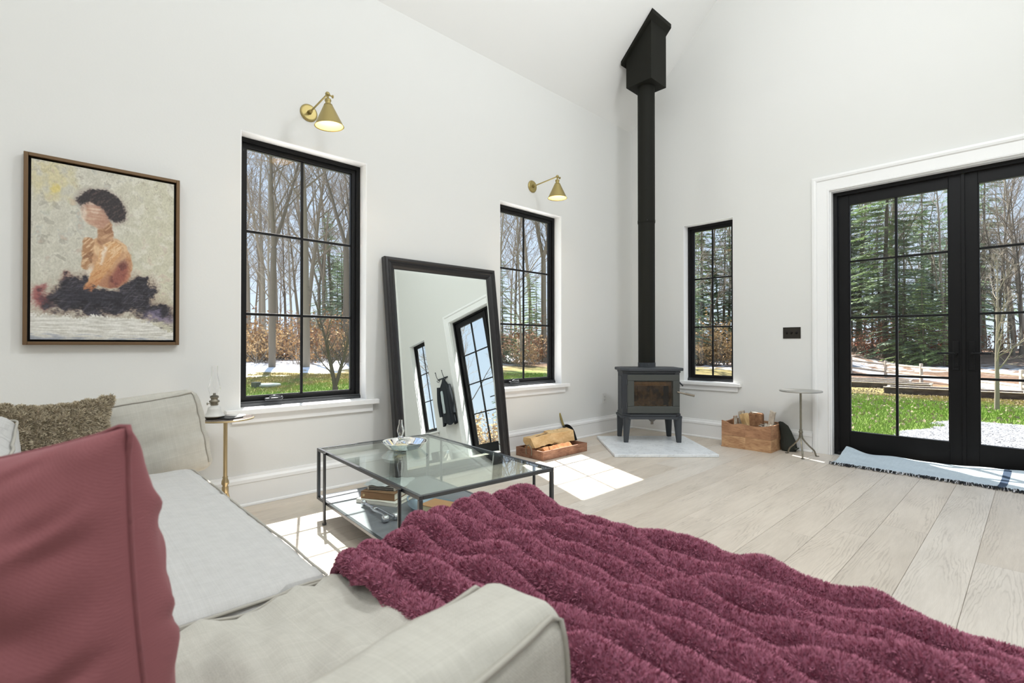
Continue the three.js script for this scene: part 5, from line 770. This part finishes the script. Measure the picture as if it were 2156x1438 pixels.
function bareTree(seed, h, r, lowest, nb, fork, lean = [0, 0], fine = 0.006) { // trunk, boughs and twigs
  const R = rng(seed), trunk = new Limb(), twigs = new Limb();
  const bough = (p, d, len, rad, lvl) => {
    const pts = path(p, d, len, lvl === 1 ? 6 : lvl === 2 ? 4 : 2, lvl === 1 ? 0.13 : 0.2, lvl === 1 ? 0.05 : 0.03, R); (lvl === 1 ? trunk : twigs).tube(pts, rad, Math.max(fine * 0.8, rad * (lvl === 3 ? 0.5 : 0.28)), lvl === 1 ? 5 : 3);
    if (lvl < 3) { const n = lvl === 1 ? 8 : 6; for (let k = 0; k < n; k++) { const t = 0.22 + 0.78 * (k + R()) / n, [q, dd] = along(pts, t); bough(q, sideDir(dd, 0.4 + 0.5 * R(), R), len * (lvl === 1 ? 0.42 : 0.5) * (0.6 + 0.6 * R()) * (1.15 - 0.5 * t), Math.max(fine, rad * (lvl === 1 ? 0.42 : 0.5) * (1 - 0.5 * t)), lvl + 1); } }
  };
  const stem = (p, d, len, rad, low) => { const pts = path(p, d, len, 10, 0.045, 0.03, R); trunk.tube(pts, rad, rad * 0.16, 9); const n = Math.round(nb * len / h); for (let k = 0; k < n; k++) { const t = low + (1 - low) * (k + R() * 0.8) / n, [q, dd] = along(pts, t); bough(q, sideDir(dd, 0.5 + 0.45 * R(), R), len * 0.27 * (1.25 - 0.75 * t) * (0.6 + 0.7 * R()), rad * 0.4 * (1.05 - 0.75 * t), 1); } return pts; };
  const d0 = V(lean[0], 1, lean[1]).normalize();
  if (fork) { const pts = path(V(0, -0.3, 0), d0, h * fork, 5, 0.02, 0.02, R); trunk.tube(pts, r, r * 0.8, 9); const e = pts[pts.length - 1]; stem(e, sideDir(d0, 0.2, R), h * (1 - fork), r * 0.66, 0.1); stem(e, sideDir(d0, 0.3, R), h * (0.92 - fork), r * 0.58, 0.15); } else stem(V(0, -0.3, 0), d0, h, r, lowest);
  return { trunk: trunk.geo(), twigs: twigs.geo() };
}
function conifer(seed, h, r, spread, low) { // hemlock: drooping flat sprays
  const R = rng(seed), trunk = new Limb(), sp = new Limb(), tp = path(V(0, -0.3, 0), V(0, 1, 0), h, 8, 0.015, 0.03, R); trunk.tube(tp, r, 0.02, 8);
  for (let y = low; y < 0.985; y += 0.026 * 12 / h) { const nb = 4 + Math.floor(R() * 3), L = spread * Math.pow(1 - y, 0.72) * (0.75 + 0.5 * R()) + 0.25; for (let k = 0; k < nb; k++) { const a = R() * 6.283, [p] = along(tp, y + 0.01 * R()), d = V(Math.cos(a), 0.12 - 0.25 * (1 - y), Math.sin(a)).normalize(), pts = path(p, d, L, 5, 0.06, -0.05, R); trunk.tube(pts, 0.028 * (1.1 - y), 0.006, 3); const n = Math.max(4, Math.round(L * 8)); for (let q = 0; q < n; q++) { const t = 0.12 + 0.88 * q / n, [c, dd] = along(pts, t), side = V(-dd.z, 0, dd.x).normalize(); for (const s of [-1, 1]) { const v = dd.clone().multiplyScalar(0.5).addScaledVector(side, s * (0.8 + 0.3 * R())); v.y += -0.3 + 0.3 * R(); v.normalize(); const l = (0.22 + 0.3 * R()) * (1.1 - 0.6 * t) * Math.min(1.3, 0.5 + L * 0.3), u = v.clone().cross(V((R() - 0.5) * 0.6, 1, (R() - 0.5) * 0.6)).normalize(); sp.leaf(c, u, v, 0.10 + 0.06 * R(), l); } } } }
  return { trunk: trunk.geo(), foliage: sp.geo() };
}
function brush(seed, h, w, leaves, size) { // thicket of thin stems holding dry leaves
  const R = rng(seed), st = new Limb(), lf = new Limb();
  for (let k = 0; k < 16; k++) { const a = R() * 6.283, d = V(Math.cos(a) * w * 0.5, 1.4, Math.sin(a) * w * 0.5).normalize(), pts = path(V((R() - 0.5) * w * 0.4, -0.1, (R() - 0.5) * w * 0.4), d, h * (0.6 + 0.6 * R()), 5, 0.16, 0.02, R); st.tube(pts, 0.022, 0.006, 4); for (let m = 0; m < 7; m++) { const [p, dd] = along(pts, 0.2 + 0.8 * R()), q = path(p, sideDir(dd, 0.8, R), h * 0.35, 3, 0.2, 0.02, R); st.tube(q, 0.008, 0.003, 3); for (let n = 0; n < leaves; n++) { const [c] = along(q, R()), u = rdir(R), v = sideDir(u, 1.57, R); lf.leaf(c, u, v, size * (0.5 + 0.4 * R()), size * (0.8 + 0.5 * R())); } } }
  return { stems: st.geo(), leaves: lf.geo() };
}
{
  const bark = [std(0x776f61, 0.95), std(0x887f70, 0.95), std(0x665e53, 0.95), std(0x989081, 0.95)], twig = [std(0x887e70, 0.95), std(0x978c7d, 0.95), std(0x7a7064, 0.95)];
  const green = [phys(0x76926a, 0.9, { side: THREE.DoubleSide, transmission: 0.35, thickness: 0 }), phys(0x849e68, 0.9, { side: THREE.DoubleSide, transmission: 0.35, thickness: 0 }), phys(0x96b058, 0.9, { side: THREE.DoubleSide, transmission: 0.35, thickness: 0 })];
  const tan = [std(0xb08a5c, 0.9, { side: THREE.DoubleSide }), std(0x93694a, 0.9, { side: THREE.DoubleSide }), std(0xc7a473, 0.9, { side: THREE.DoubleSide }), std(0x8c4f36, 0.9, { side: THREE.DoubleSide })];
  const B = [bareTree(101, 19, 0.17, 0.3, 22, 0), bareTree(102, 17, 0.13, 0.25, 20, 0), bareTree(103, 20, 0.2, 0.35, 22, 0), bareTree(104, 15, 0.09, 0.2, 20, 0), bareTree(105, 18, 0.19, 0.3, 24, 0.38), bareTree(106, 21, 0.24, 0.42, 20, 0, [0.06, 0.1])];
  const C = [conifer(201, 14, 0.17, 3.0, 0.12), conifer(202, 11, 0.13, 2.6, 0.06), conifer(203, 17, 0.2, 3.4, 0.2)];
  const S = [brush(301, 2.4, 2.4, 7, 0.13), brush(302, 1.7, 2.2, 7, 0.12), brush(303, 3.2, 2.6, 6, 0.14)];
  const R = rng(404);
  const plant = (name, cat, label, group, parts, b, d, turn, sc, y = 0) => { const [x, z] = survey(b, d), t = thing(name, label, cat, [x, roll(x, z) + y, z], turn, group); t.scale.setScalar(sc); for (const [n, g, m] of parts) part(n, g, m, t); return t; };
  const bare = (b, d, where, v = [1, 3, 0, 3, 1, 2, 4][Math.floor(R() * 7)], sc = 0.85 + 0.35 * R()) => plant('bare_tree', 'tree', 'leafless forest tree seen through ' + where, 'bare trees behind ' + where, [['trunk', B[v].trunk, bark[Math.floor(R() * 4)]], ['twigs', B[v].twigs, twig[Math.floor(R() * 3)]]], b, d, R() * 6.28, sc);
  const fir = (b, d, where, v = Math.floor(R() * 3), c = Math.floor(R() * 2), sc = 0.8 + 0.4 * R()) => plant('evergreen_tree', 'tree', 'green evergreen tree seen through ' + where, 'evergreens behind ' + where, [['trunk', C[v].trunk, bark[2]], ['foliage', C[v].foliage, green[c]]], b, d, R() * 6.28, sc);
  const shrub = (b, d, where, c = Math.floor(R() * 3), sc = 0.8 + 0.5 * R()) => { const v = Math.floor(R() * 3); return plant('brown_shrub', 'shrub', 'thicket with dry brown leaves seen through ' + where, 'brown thickets behind ' + where, [['stems', S[v].stems, twig[0]], ['leaves', S[v].leaves, tan[c]]], b, d, R() * 6.28, sc); };
  const W1 = 'the window beside the painting', W2 = 'the window right of the mirror', W3 = 'the narrow window behind the stove', DR = 'the french door', MI = 'the door in the mirror';
  const many = (n, f) => { for (let i = 0; i < n; i++) f(i); };
  // tall window beside the painting: bearings -30 to -17
  plant('forked_tree', 'tree', 'forked leafless tree in the left panes of the window beside the painting', null, [['trunk', B[4].trunk, bark[2]], ['twigs', B[4].twigs, twig[2]]], -25.6, 27.5, 0.6, 1.0);
  plant('leaning_tree', 'tree', 'thick leaning leafless trunk in the right panes of the window beside the painting', null, [['trunk', B[5].trunk, bark[0]], ['twigs', B[5].twigs, twig[0]]], -22.4, 28, 2.2, 1.0);
  many(27, (i) => bare(-31 + 15 * (i + R()) / 27, 32 + 26 * R(), W1)); many(3, (i) => fir(-21.5 + 2.6 * R() + i, 38 + 10 * R(), W1, undefined, 0, 0.8)); many(26, (i) => shrub(-31 + 15 * (i + R()) / 26, 30 + 9 * R(), W1));
  many(13, (i) => bare(-4.5 + 12 * (i + R()) / 13, 33 + 24 * R(), W2)); many(4, (i) => fir(-2 + 2.2 * (i + R()), 36 + 12 * R(), W2, 1, 1, 0.7)); many(13, (i) => shrub(-4.5 + 12 * (i + R()) / 13, 33 + 8 * R(), W2));
  many(7, (i) => fir(18 + 9 * (i + R()) / 7, 35 + 14 * R(), W3)); many(7, (i) => bare(18 + 9 * (i + R()) / 7, 35 + 20 * R(), W3)); many(7, (i) => shrub(18.5 + 8 * (i + R()) / 7, 34 + 6 * R(), W3, 2));
  many(15, (i) => fir(31.5 + 12 * (i + R()) / 15, 41 + 18 * R(), DR, undefined, undefined, 0.9 + 0.5 * R())); many(24, (i) => bare(31.5 + 15 * (i + R()) / 24, 40 + 22 * R(), DR)); many(3, (i) => fir(38 + 1.4 * i, 38 + 3 * R(), DR, 1, 2, 0.65)); many(8, (i) => shrub(33 + 14 * (i + R()) / 8, 40 + 8 * R(), DR, i % 2 ? 3 : 1, 1.2));
  many(12, (i) => bare(43.8 + 4 * (i + R()) / 12, 38 + 24 * R(), 'the right leaf of the french door', [1, 3, 1, 0][i % 4], 0.9));
  bark.push(std(0x4d463c, 0.95)); const near = (x, z, name, label, seed, h, r, n, fork, mi) => { const g = bareTree(seed, h, r, 0.3, n, fork, [0, 0], 0.0022), t = thing(name, label, 'tree', [x, roll(x, z), z]); part('trunk', g.trunk, bark[mi], t); part('twigs', g.twigs, mi === 4 ? bark[4] : twig[mi % 3], t); };
  near(9.3, 3.04, 'young_tree', 'young leafless tree on the lawn behind the right door leaf', 501, 3.6, 0.05, 15, 0, 1);
  near(0.72, -10.5, 'young_tree', 'low spreading leafless tree on the lawn outside the window beside the painting', 503, 3.3, 0.1, 22, 0.14, 4);
  // woods that go on behind the walls between the openings
  const rest = (b, d) => { const v = Math.floor(R() * 5), t = plant('bare_tree', 'tree', 'leafless tree of the woods hidden behind the walls between the windows', 'woods hidden behind the walls', [['trunk', B[v].trunk, bark[v % 4]], ['twigs', B[v].twigs, twig[v % 3]]], b, d, R() * 6.28, 0.9 + 0.3 * R()); return t; };
  for (const [b0, b1, n] of [[-42, -31, 9], [-16, -4.5, 9], [7.5, 18, 7], [27, 31.5, 3]]) many(n, (i) => rest(b0 + (b1 - b0) * (i + R()) / n, 32 + 20 * R()));
  // what the mirror shows through the far door leaf and narrow window
  const mirrored = (x, z, f) => { const d = V(x - EYE.x, 0, z - EYE.z), fw = d.x * FX + d.z * FZ, rt = d.x * RXv + d.z * RZv; f(Math.atan2(rt, fw) * 180 / Math.PI, fw); };
  many(14, () => mirrored(14 + 24 * R(), 20 + 26 * R(), (b, d) => bare(b, d, MI))); many(12, () => mirrored(10 + 8 * R(), 13 + 14 * R(), (b, d) => shrub(b, d, MI, 2, 1))); mirrored(16, 21, (b, d) => fir(b, d, MI, 1, 2, 0.6));
}
renderer.render(scene, camera);
